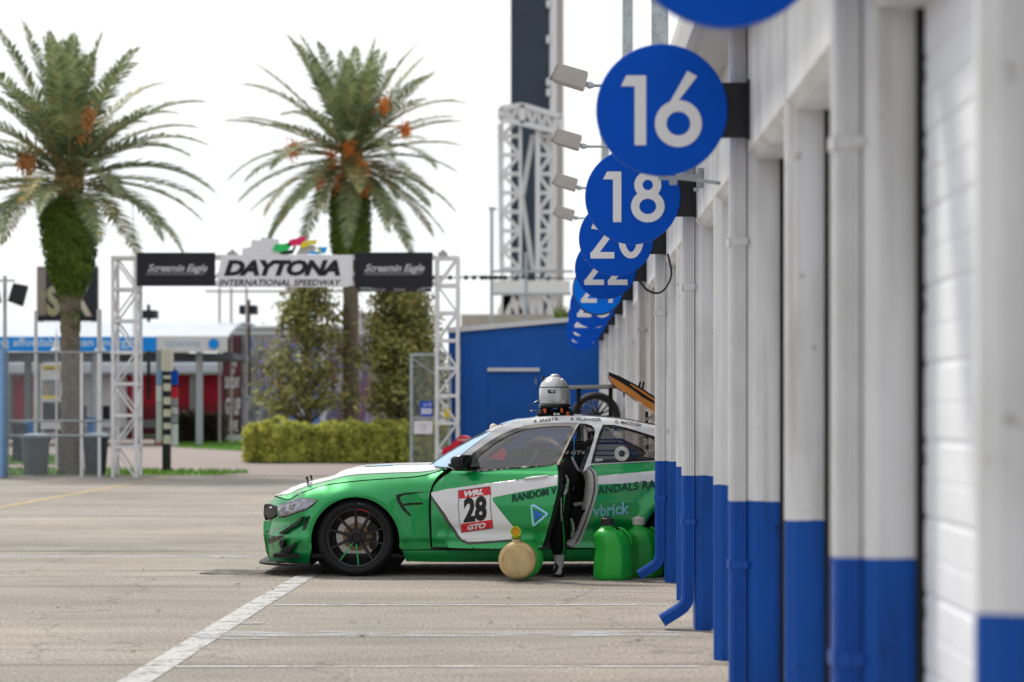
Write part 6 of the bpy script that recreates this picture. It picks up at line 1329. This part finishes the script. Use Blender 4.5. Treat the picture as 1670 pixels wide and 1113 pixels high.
m = MB(); text_mb(m, 'SOLAR PATHS', px_rect(270, 327, 565.5, 557, YK-.42)); m.build('lettering', M('faint blue', (.25, .42, .62), .5), bb, recalc=False)
m = MB(); m.lathe([(.0001, 0), (.20, 0), (.20, .03)], (xk(351), YK-.45, zk(561.5)), 'y', 20); m.build('logo', mt['skyb'], bb)
for a in (-60, 35, 148, 318): m = MB(); m.box(xk(a-5), xk(a+5), YK+1, YK+1.3, 0, zk(552)); m.build('column', M('column grey', (.13, .15, .15), .6) if a == 35 else mt['galv'], cn)
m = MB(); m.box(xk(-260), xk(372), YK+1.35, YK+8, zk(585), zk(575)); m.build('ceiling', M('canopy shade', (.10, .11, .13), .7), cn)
YR = 112.0; zr = lambda py: EH+(HY-py)*YR/F; xr = lambda px: X(px, YR)
rb = thing('red_building', 'low building with red wall panels and thick white eave under the canopy', 'building', (xr(200), YR+4, 0))
m = MB(); m.box(xr(-200), xr(368), YR, YR+8, 0, zr(612)); m.build('wall', mt['redw'], rb)
m = MB(); m.box(xr(56), xr(207), YR-.1, YR-.01, 0, zr(613)); m.build('white_wall', mt['pale'], rb)
m = MB(); m.box(xr(-200), xr(368), YR-1.2, YR+8, zr(611.5), zr(591)); m.build('eave', mt['roofw'], rb, bevel=.15)
m = MB(); m.box(xr(-200), xr(368), YR-.3, YR-.15, zr(698), zr(685)); m.build('base_band', mt['pale'], rb)
for a in range(212, 365, 4):
    if a % 2 == 0: m = MB(); m.box(xr(a)-.02, xr(a)+.02, YR-.5, YR-.46, 0, zr(660)); m.build('railing', mt['blackm'], rb)
for a in (23, 318, 137): m = MB(); m.box(xr(a-4), xr(a+4), YR-.9, YR-.6, 0, zr(590)); m.build('post', M('post grey', (.16, .18, .17), .6), rb)
for a, b in ((134, 142), (168, 180)): m = MB(); m.box(xr(a), xr(b), YR-.13, YR-.11, zr(700), zr(662)); m.build('window', mt['banner'], rb)
hedge('background_shrub', 'green tree mass showing under the canopy edge', 'shrub', X(232, 125), X(300, 125), 125, 127, EH+(HY-575)*125/F, mt['mag'], 2500, 8, .2)
# container with event mural
YM2 = 104.0; zc_ = lambda py, Y=YM2: EH+(HY-py)*Y/F
ct = thing('mural_container', 'tall container wrapped in a dark red and violet race poster with white event lettering', 'container', (X(480, YM2), YM2+1.5, 0))
m = MB(); m.box(X(362, YM2), X(600, YM2), YM2, YM2+3, .1, zc_(546)); m.build('box', mt['mural'], ct)
m = MB(); m.box(X(360, YM2), X(600, YM2), YM2-.03, YM2+3.03, zc_(546)+.001, zc_(541)); m.build('top_rail', mt['pale'], ct); m = MB(); m.box(X(362, YM2), X(405, YM2), YM2-.03, YM2+.01, .0, .28); m.build('base_rail', mt['pale'], ct)
m = MB(); m.box(X(363, YM2), X(394, YM2), YM2-.03, YM2-.005, .3, zc_(548)); pn = m.build('poster', M('poster charcoal', (.045, .03, .038), .5, col2=(.14, .03, .045), vscale=.8), ct)
for s, a, b, y0, y1, mm in (('THE', 374, 386, 598, 587, 'board'), ('OF', 377, 383, 610, 602, 'board'), ('SUNDAY', 367, 391, 634, 615, 'board'), ('NIGHT', 370, 389, 646, 637, 'gold'), ('GT UP', 368, 392, 678, 649, 'board'), ('LIVE', 374, 388, 704, 686, 'board')):
    m = MB(); text_mb(m, s, px_rect(a, b, y0, y1, YM2-.034), bold=.03); m.build('lettering', mt[mm], pn, recalc=False)
for i, (a, cc) in enumerate(((462, (.30, .26, .34)), (474, (.13, .20, .50)), (486, (.55, .56, .62)), (498, (.30, .22, .30)), (510, (.12, .22, .55)), (522, (.5, .52, .56)))): m = MB(); m.box(X(a, YM2), X(a+10, YM2), YM2-.03, YM2-.005, .3, zc_(560)); m.build('stripe', M('stripe', cc, .5, var=.1), ct)
YB = 120.0
gbx = thing('grey_building', 'plain light grey flat roofed block above the mural container', 'building', (X(500, YB), YB+5, 0))
m = MB(); m.box(X(374, YB), X(600, YB), YB, YB+8, 0, EH+(HY-536)*YB/F); m.build('wall', mt['greyb'], gbx); m = MB(); m.box(X(372, YB), X(601, YB), YB-.2, YB+8.2, EH+(HY-536)*YB/F+.001, EH+(HY-532)*YB/F); m.build('parapet', mt['pale'], gbx)
m = MB(); m.box(X(388, YB), X(393, YB), YB-.1, YB-.01, EH+(HY-552)*YB/F, EH+(HY-540)*YB/F); m.build('light_box', mt['pale'], gbx)
YT = 118.0; zt_ = lambda py: EH+(HY-py)*YT/F
tb = thing('corrugated_tower', 'tall pale block with corrugated metal side and reddish coping behind the right palm', 'building', (X(598, YT), YT+1, 0))
m = MB(); m.box(X(583, YT), X(590, YT), YT-.5, YT+4, 0, zt_(507)); m.build('corner', mt['pale'], tb)
m = MB(); m.add([(X(590, YT), YT-.4, 0), (X(613, YT), YT+3, 0), (X(613, YT), YT+3, zt_(518)), (X(590, YT), YT-.4, zt_(510))], [(0,1,2,3)]); m.build('side', M('corrugated', (.28, .28, .27), .5, col2=(.42, .42, .40), vscale=3, stretch=(8, 1, .1)), tb, solid=.2)
m = MB(); m.add([(X(590, YT), YT-.45, zt_(510)), (X(614, YT), YT+2.95, zt_(518)), (X(614, YT), YT+2.95, zt_(516)), (X(590, YT), YT-.45, zt_(508))], [(0,1,2,3)]); m.build('coping', M('coping red', (.30, .07, .06), .6), tb, solid=.3)
m = MB(); m.box(X(605, 110), X(700, 110), 110, 114, 0, EH+(HY-560)*110/F); tag(m.build('concrete_wall', mt['conc']), 'beige concrete wall seen through the dense magnolia', 'wall')
m = MB(); m.box(X(641, 80), X(668, 80), 80, 80.6, 0, EH+(HY-668)*80/F); m.box(X(653, 80), X(656, 80), 79.97, 79.999, 1.3, 1.4); tag(m.build('electrical_cabinet', M('cabinet green', (.07, .10, .09), .5), bevel=.02), 'dark green electrical cabinet above the hedge', 'cabinet')
# black and gold banner above the canopy
YQ = 101.0; zq = lambda py: EH+(HY-py)*YQ/F; xq = lambda px: X(px, YQ)
bq = thing('gold_banner', 'tall black banner board with gold and silver letters behind the left palm', 'banner', (xq(110), YQ, 0))
m = MB(); m.box(xq(60), xq(158), YQ, YQ+.4, zq(524), zq(435)); m.build('board', mt['banner'], bq)
m = MB(); m.box(xq(61), xq(75), YQ-.02, YQ-.005, zq(515), zq(437)); m.build('gold_strip', M('dull gold', (.24, .19, .12), .6, col2=(.12, .11, .12), vscale=.9), bq)
for a, b, y0, y1, s in ((76, 98, 516, 466, 'S'), (122, 150, 516, 462, 'K')): m = MB(); text_mb(m, s, px_rect(a, b, y0, y1, YQ-.03), bold=.05); m.build('lettering', M('dull gold letter', (.30, .26, .09), .5, col2=(.22, .21, .2), vscale=.5) if s == 'S' else M('light gold', (.42, .32, .16), .5, col2=(.45, .44, .42), vscale=.4), bq, recalc=False)
for a in (65, 152): m = MB(); m.bar((xq(a), YQ+.2, 0), (xq(a), YQ+.2, zq(524)), .2); m.build('support', mt['galv'], bq)
# striped kiosk post with posters
YKs = 55.0; zz_ = lambda py: EH+(HY-py)*YKs/F; xx_ = lambda px: X(px, YKs)
kp = thing('kiosk_post', 'black and white banded post with beige drum and side posters on the grass', 'kiosk', (xx_(272), YKs, 0))
m = MB(); m.box(xx_(265.5), xx_(278), YKs-.09, YKs+.09, 0, zz_(606)); m.box(xx_(263), xx_(281), YKs-.12, YKs+.12, 0, .05); m.build('pole', mt['blackm'], kp)
for a, b in ((613, 618), (626, 638), (648, 660), (668, 680), (693-3, 702-2), (710, 724)): m = MB(); m.box(xx_(267.5), xx_(279.5), YKs-.10, YKs-.0905, zz_(b), zz_(a)); m.build('white_band', mt['cream'], kp)
m = MB(); m.lathe([(.0001, 0), (.14, 0), (.14, zz_(570)-zz_(605)), (.0001, zz_(570)-zz_(605))], (xx_(273), YKs, zz_(605)), 'z', 20); m.build('drum', mt['cream'], kp, smooth=40)
for a, b, cols in ((255, 266, ((571, 604, 'greyb'), (604, 628, 'bluep'), (629, 656, 'board'), (657, 722, 'pale'), (722, 725, 'red'))), (279.5, 290, ((604, 628, 'sign'), (632, 650, 'redp'), (650, 662, 'greyb'), (664, 676, 'pale'), (678, 690, 'greyb'), (692, 727, 'board')))):
    for y0, y1, mm in cols: m = MB(); m.box(xx_(a), xx_(b), YKs-.03, YKs+.03, zz_(y1), zz_(y0)+.0005); m.build('poster', mt[mm], kp)
for a in (261, 284): m = MB(); m.bar((xx_(a), YKs+.05, zz_(725)), (xx_(a), YKs+.05, zz_(600)), .03); m.bar((xx_(a), YKs+.05, zz_(640)), (xx_(272), YKs+.05, zz_(640)), .03); m.build('frame', mt['blackm'], kp)
# bins
def bin_(px0, px1, pyt, mat, lab, Y=51.0):
    k = Y/F; x0, x1 = (px0-VX)*k, (px1-VX)*k; c = (x0+x1)/2; r = (x1-x0)/2; h = EH+(HY-pyt)*k; o = thing('trash_bin', lab, 'trash bin', (c, Y, 0), 'trash bins behind the chain link fence')
    m = MB(); m.lathe([(.0001, .01), (r*.72, .01), (r*.74, .04), (r*.92, h*.9), (r*.98, h*.92), (r*.98, h)], (c, Y, 0), 'z', 28); m.build('body', mat, o, smooth=40)
    m = MB(); m.lathe([(r*1.06, h-.02), (r*1.08, h+.01), (r*.8, h+.05), (r*.4, h+.075), (.0001, h+.08)], (c, Y, 0), 'z', 28); m.build('lid', mt['binl'], o, smooth=60)
bin_(33, 83, 713, mt['bin'], 'grey tapered trash bin with pale blue lid, left of the left palm')
bin_(134, 178, 712, mt['bin2'], 'dark trash bin with pale blue lid, right of the left palm trunk')
# lamp posts with white bell shades
for px, lab in ((92, 'white bell shaped lamp left of the left palm trunk'), (164, 'white bell shaped lamp right of the left palm trunk')):
    Y = 60.0; k = Y/F; x = (px-VX)*k; zt2 = EH+(HY-572)*k; o = thing('bell_lamp', lab, 'lamp', (x, Y, 0), 'white bell lamps behind the fence')
    m = MB(); m.lathe([(.16, 0), (.15, .01), (.09, .06), (.06, .14), (.05, .26), (.03, .34), (.012, .42), (.004, .56)], (x, Y, zt2), 'z', 20); m.build('shade', mt['pale'], o, smooth=60)
    m = MB(); m.tube([(x+.0, Y+.01, zt2+.02), (x, Y+.01, 0)], .03, 8); m.build('pole', mt['pale'], o, smooth=60)
for px, w, yt, lab in ((58.5, 6, 507, 'tall thin white pole left of the left palm'), (162, 8, 505, 'tall thin white pole right of the left palm'), (217, 1.4, 335, 'very thin grey mast rising beside the left gantry tower')):
    Y = 53.0 if w > 2 else 80.0; x = X(px, Y); m = MB(); m.tube([(x, Y, 0), (x, Y, EH+(HY-yt)*Y/F)], w/2*Y/F, 10); m.lathe([(.0001, .02), (w*Y/F, .02), (w*Y/F, 0)], (x, Y, 0.0), 'z', 10); tag(m.build('pole', mt['truss'] if w > 2 else mt['galv'], smooth=60), lab, 'pole')
# light mast at the far left
Y = 70.0; k = Y/F; o = thing('floodlight_mast', 'grey mast with two black floodlights at the left edge of the photo', 'light mast', (X(8, Y), Y, 0))
m = MB(); m.tube([(X(8, Y), Y, 0), (X(8, Y), Y, EH+(HY-450)*k)], .055, 10); m.bar((X(-12, Y), Y, EH+(HY-458)*k), (X(24, Y), Y, EH+(HY-458)*k), .06); m.build('mast', mt['galv'], o, smooth=60)
for pts in ([(24, 462), (48, 467), (39, 501), (15, 492)], [(-22, 470), (-2, 462), (4, 494), (-16, 500)]):
    m = MB(); m.prism([(X(a, Y), EH+(HY-b)*k) for a, b in pts], lambda p, q: (p, Y-.25, q), lambda p, q: (p, Y-.05, q)); m.build('floodlight', mt['blackm'], o, bevel=.03)
# posters, tables and boxes between the fence and the red building
o = thing('poster_stand', 'pale stand with yellow headline and dark poster left of the palm trunk', 'stand', (X(83, 62), 62, 0)); Y = 62.0; k = Y/F
m = MB(); m.box(X(66, Y), X(103, Y), Y, Y+.3, EH+(HY-700)*k, EH+(HY-594)*k); m.build('board', mt['pale'], o)
m = MB(); m.box(X(70, Y), X(98, Y), Y-.02, Y-.003, EH+(HY-604)*k, EH+(HY-596)*k); b_ = m.build('headline', mt['yellow'], o); m = MB(); text_mb(m, 'GARAGES', px_rect(72, 96, 603, 598, Y-.024), bold=.02); m.build('lettering', mt['banner'], b_, recalc=False)
m = MB(); m.box(X(69, Y), X(96, Y), Y-.02, Y-.003, EH+(HY-645)*k, EH+(HY-620)*k); m.build('picture', M('picture blue', (.05, .09, .18), .5, col2=(.35, .3, .2), vscale=3), o)
m = MB(); m.box(X(69, Y), X(96, Y), Y-.02, Y-.003, EH+(HY-650)*k, EH+(HY-645.5)*k); m.build('caption', mt['fyel'], o)
m = MB(); m.box(X(70, Y), X(103, Y), Y-.02, Y-.003, EH+(HY-686)*k, EH+(HY-656)*k); m.build('text_block', mt['banner'], o); m = MB()
for a in (68, 101): m.bar((X(a, Y), Y+.1, 0), (X(a, Y), Y+.1, EH+(HY-700)*k), .05)
m.build('leg', mt['galv'], o)
Y = 66.0; k = Y/F
o = thing('picnic_table', 'dark table with benches between the left bin and the palm', 'table', (X(85, Y), Y, 0))
m = MB(); m.box(X(62, Y), X(102, Y), Y-.4, Y+.4, EH+(HY-705)*k, EH+(HY-690)*k); m.build('tabletop', mt['bin2'], o)
for a in (66, 98): m = MB(); m.bar((X(a, Y), Y, 0), (X(a, Y), Y, EH+(HY-705)*k), .1); m.build('leg', mt['blackm'], o)
m = MB(); m.box(X(20, 64), X(35, 64), 64, 64.5, 0, EH+(HY-690)*64/F); m.box(X(22, 64), X(33, 64), 63.98, 63.999, .5, .9); tag(m.build('waste_container', mt['bin2'], bevel=.03), 'dark waste container at the left edge behind the fence', 'container')
m = MB(); m.box(X(36, 64.5), X(52, 64.5), 64.5, 65, 0, EH+(HY-690)*64.5/F); m.lathe([(.0001, .10), (.16, 0)], (X(44, 64.5), 64.75, EH+(HY-690)*64.5/F+.002), 'z', 4); tag(m.build('recycling_box', M('recycling blue', (.01, .14, .42), .5), bevel=.03), 'bright blue recycling box behind the grey bin', 'box')
m = MB(); m.box(X(142, 68), X(152, 68), 68, 68.5, 0, EH+(HY-680)*68/F); m.box(X(143, 68), X(151, 68), 67.98, 67.999, 1, 1.1); tag(m.build('newspaper_box', M('newspaper blue', (.01, .12, .32), .5), bevel=.02), 'narrow blue newspaper box right of the palm trunk', 'box')
o = thing('bench', 'grey green bench in front of the red wall left of the kiosk', 'bench', (X(238, 95), 95, 0)); k = 95/F
m = MB(); m.box(X(225, 95), X(256, 95), 94.8, 95.2, EH+(HY-713)*k, EH+(HY-709)*k); m.build('seat', M('bench green', (.10, .20, .10), .6), o)
for a in (227, 254): m = MB(); m.bar((X(a, 95), 95, 0), (X(a, 95), 95, EH+(HY-713)*k), .08); m.build('leg', mt['blackm'], o)
# small rooftop things
for px, yb, yt, lab in ((239, 519, 506, 'small dark rooftop unit right of the left gantry tower'), (403, 512, 498, 'pair of small dark floodlights under the gantry beam')):
    Y = 98.0; m = MB(); m.box(X(px-13, Y), X(px+13, Y), Y, Y+1, EH+(HY-yb)*Y/F, EH+(HY-yt)*Y/F); m.tube([(X(px, Y), Y+.5, EH+(HY-yb)*Y/F-3.3), (X(px, Y), Y+.5, EH+(HY-yt+10)*Y/F)], .07, 6); tag(m.build('rooftop_unit', mt['banner']), lab, 'roof unit')
m = MB(); Y = 96.0
for a in (358, 377, 402, 562): m.tube([(X(a, Y), Y, 0), (X(a, Y), Y, EH+(HY-470)*Y/F)], .05, 6)
m.bar((X(335, Y), Y, EH+(HY-475.5)*Y/F), (X(590, Y), Y, EH+(HY-475.5)*Y/F), .08); tag(m.build('pipe_frame', mt['lampg'], smooth=60), 'thin grey pipe frame seen below the gantry name board', 'frame')
# ================================================================ scoreboard tower and terrace at the right centre
YV = 170.0; xv = lambda px, Y=YV: X(px, Y); zv = lambda py, Y=YV: EH+(HY-py)*Y/F
tw = thing('pylon_tower', 'very tall charcoal pylon with white edge column rising out of the photo', 'tower', (xv(875, 185), 185, 0))
m = MB(); m.box(xv(833, 185), xv(896, 185), 185, 190, 0, zv(-60, 185)); m.build('slab', mt['tower'], tw)
m = MB(); m.box(xv(896, 185)+.01, xv(907, 185), 184.6, 189, 0, zv(-60, 185)); m.build('edge_column', mt['twhite'], tw, bevel=.2)
m = MB(); m.box(xv(907, 185)+.02, xv(919, 185), 184.8, 190, 0, zv(-60, 185)); m.build('side_slab', mt['lampg'], tw)
m = MB()
for py in (8, 66, 135, 152): m.box(xv(891, 185), xv(897, 185), 184.5, 184.9, zv(py+6, 185), zv(py-6, 185))
m.build('bracket', mt['twhite'], tw)
lt = thing('lattice_tower', 'white steel lattice tower with truss cap standing before the dark pylon', 'tower', (xv(862), YV+3, 0))
def vpost(a, b, dy): m.box(xv(a), xv(b), YV+dy, YV+dy+.4, 0, zv(190))
for nm, a, b, c, dy in (('mast', 816, 820, 848, 2.5), ('mast', 846, 851, 0, 0), ('mast', 873, 881, 0, 0), ('mast', 897, 902, 0, 2)): m = MB(); vpost(a, b, dy); m.build(nm, mt['twhite'], lt)
n_ = 10
for a, b in ((819, 848), (877, 899)):
    m = MB()
    for i in range(n_):
        y0, y1 = 190+i*31, 190+(i+1)*31
        m.bar((xv(a), YV+.5, zv(y0)), (xv(b), YV+.5, zv(y0)), .28)
        if i % 2: m.bar((xv(a), YV+.5, zv(y0)), (xv(b), YV+.5, zv(y1)), .26)
        else: m.bar((xv(b), YV+.5, zv(y0)), (xv(a), YV+.5, zv(y1)), .26)
    m.build('bracing', mt['twhite'], lt)
m = MB()
for a, b in (((869, 218), (851, 320)), ((851, 320), (869, 440)), ((893, 222), (904, 300)), ((904, 300), (893, 440)), ((815, 200), (818, 440))): m.bar((xv(a[0]), YV+1, zv(a[1])), (xv(b[0]), YV+1, zv(b[1])), .34)
m.build('inclined_strut', mt['twhite'], lt)
m = MB()
for (a, ya), (b, yb) in (((816, 178), (852, 173)), ((816, 196), (852, 203)), ((852, 173), (916, 192)), ((852, 203), (916, 218)), ((852, 173), (852, 203)), ((916, 192), (916, 218)), ((816, 178), (816, 196))): m.bar((xv(a), YV-.4, zv(ya)), (xv(b), YV-.4, zv(yb)), .34)
for i in range(8):
    t0, t1 = i/8, (i+1)/8; q = lambda t, s: (xv(852+64*t), YV-.4, zv((173+19*t) if s else (203+15*t)))
    m.bar(q(t0, i % 2), q(t1, 1-i % 2), .2)
for i in range(4): t0, t1 = i/4, (i+1)/4; q = lambda t, s: (xv(816+36*t), YV-.4, zv((178-5*t) if s else (196+7*t))); m.bar(q(t0, i % 2), q(t1, 1-i % 2), .2)
m.prism([(xv(816), zv(177)), (xv(852), zv(172)), (xv(916), zv(191)), (xv(880), zv(189))], lambda p, q: (p, YV-.3, q), lambda p, q: (p, YV+3, q)); m.build('cap_truss', mt['twhite'], lt)
te = thing('grandstand_terrace', 'beige concrete terrace parapet with white bracing above the blue shed roof', 'terrace', (xv(840, 150), 152, 0))
m = MB(); m.box(xv(752, 150), xv(1010, 150), 150, 160, 0, zv(513, 150)); m.build('parapet', mt['conc'], te)
m = MB()
for a, b in (((815, 512), (830, 478.0)), ((830, 480), (848, 512)), ((870, 512), (865, 475)), ((895, 512), (905, 480)), ((852, 455), (852, 512)), ((826, 455), (826, 512)), ((880, 478), (880, 512))): m.bar((xv(a[0], 160), 161, zv(a[1], 160)), (xv(b[0], 160), 161, zv(b[1], 160)), .5)
m.box(xv(805, 160), xv(930, 160), 160, 163, zv(478, 160), zv(458, 160)); m.build('bracing', mt['twhite'], te)
m = MB(); Y = 100.0
for a, yt in ((802, 338), (858, 412)): m.tube([(X(a, Y), Y, 0), (X(a, Y), Y, EH+(HY-yt)*Y/F)], .07, 6)
for a, b, py in ((802, 936, 443), (802, 932, 480)): m.bar((X(a, Y), Y, EH+(HY-py)*Y/F), (X(b, Y), Y, EH+(HY-py)*Y/F), .10)
m.bar((X(797, Y), Y, EH+(HY-341)*Y/F), (X(810, Y), Y, EH+(HY-341)*Y/F), .1); tag(m.build('steel_rail_frame', mt['galv'], smooth=60), 'galvanised pipe rails and mast above the blue shed', 'railing')
lg_ = thing('light_string', 'row of small black lamps on a cable between gantry tower and rails', 'light string', (X(790, 75), 75, 0)); Y = 75.0; k = Y/F
m = MB(); m.tube([(X(700, Y), Y, EH+(HY-455)*k), (X(780, Y), Y, EH+(HY-451)*k), (X(940, Y), Y, EH+(HY-455)*k)], .02, 6); m.build('cable', mt['blackm'], lg_, smooth=60)
for a in list(range(708, 790, 13))+list(range(792, 832, 8)): m = MB(); m.ellip((X(a, Y), Y, EH+(HY-453)*k), (.085, .08, .075), 10, 6); m.build('lamp', mt['blackm'], lg_, smooth=60)
# ================================================================ unseen dark block added behind the viewer to darken paint and glass reflections
pb = thing('unseen_reflection_block', 'long low dark block added unseen behind the camera to darken reflections', 'building', (-6, -28, 0))
m = MB(); m.box(-60, 30, -32, -28, 0, 6.5); m.build('wall', M('reflection block wall', (.16, .16, .15), .8, var=.3, vscale=.3), pb)
m = MB(); m.box(-60, 30, -32.2, -27, 6.51, 6.9); m.build('roof', mt['pale'], pb)  # top slab of the added unseen block
bpy.context.view_layer.update()
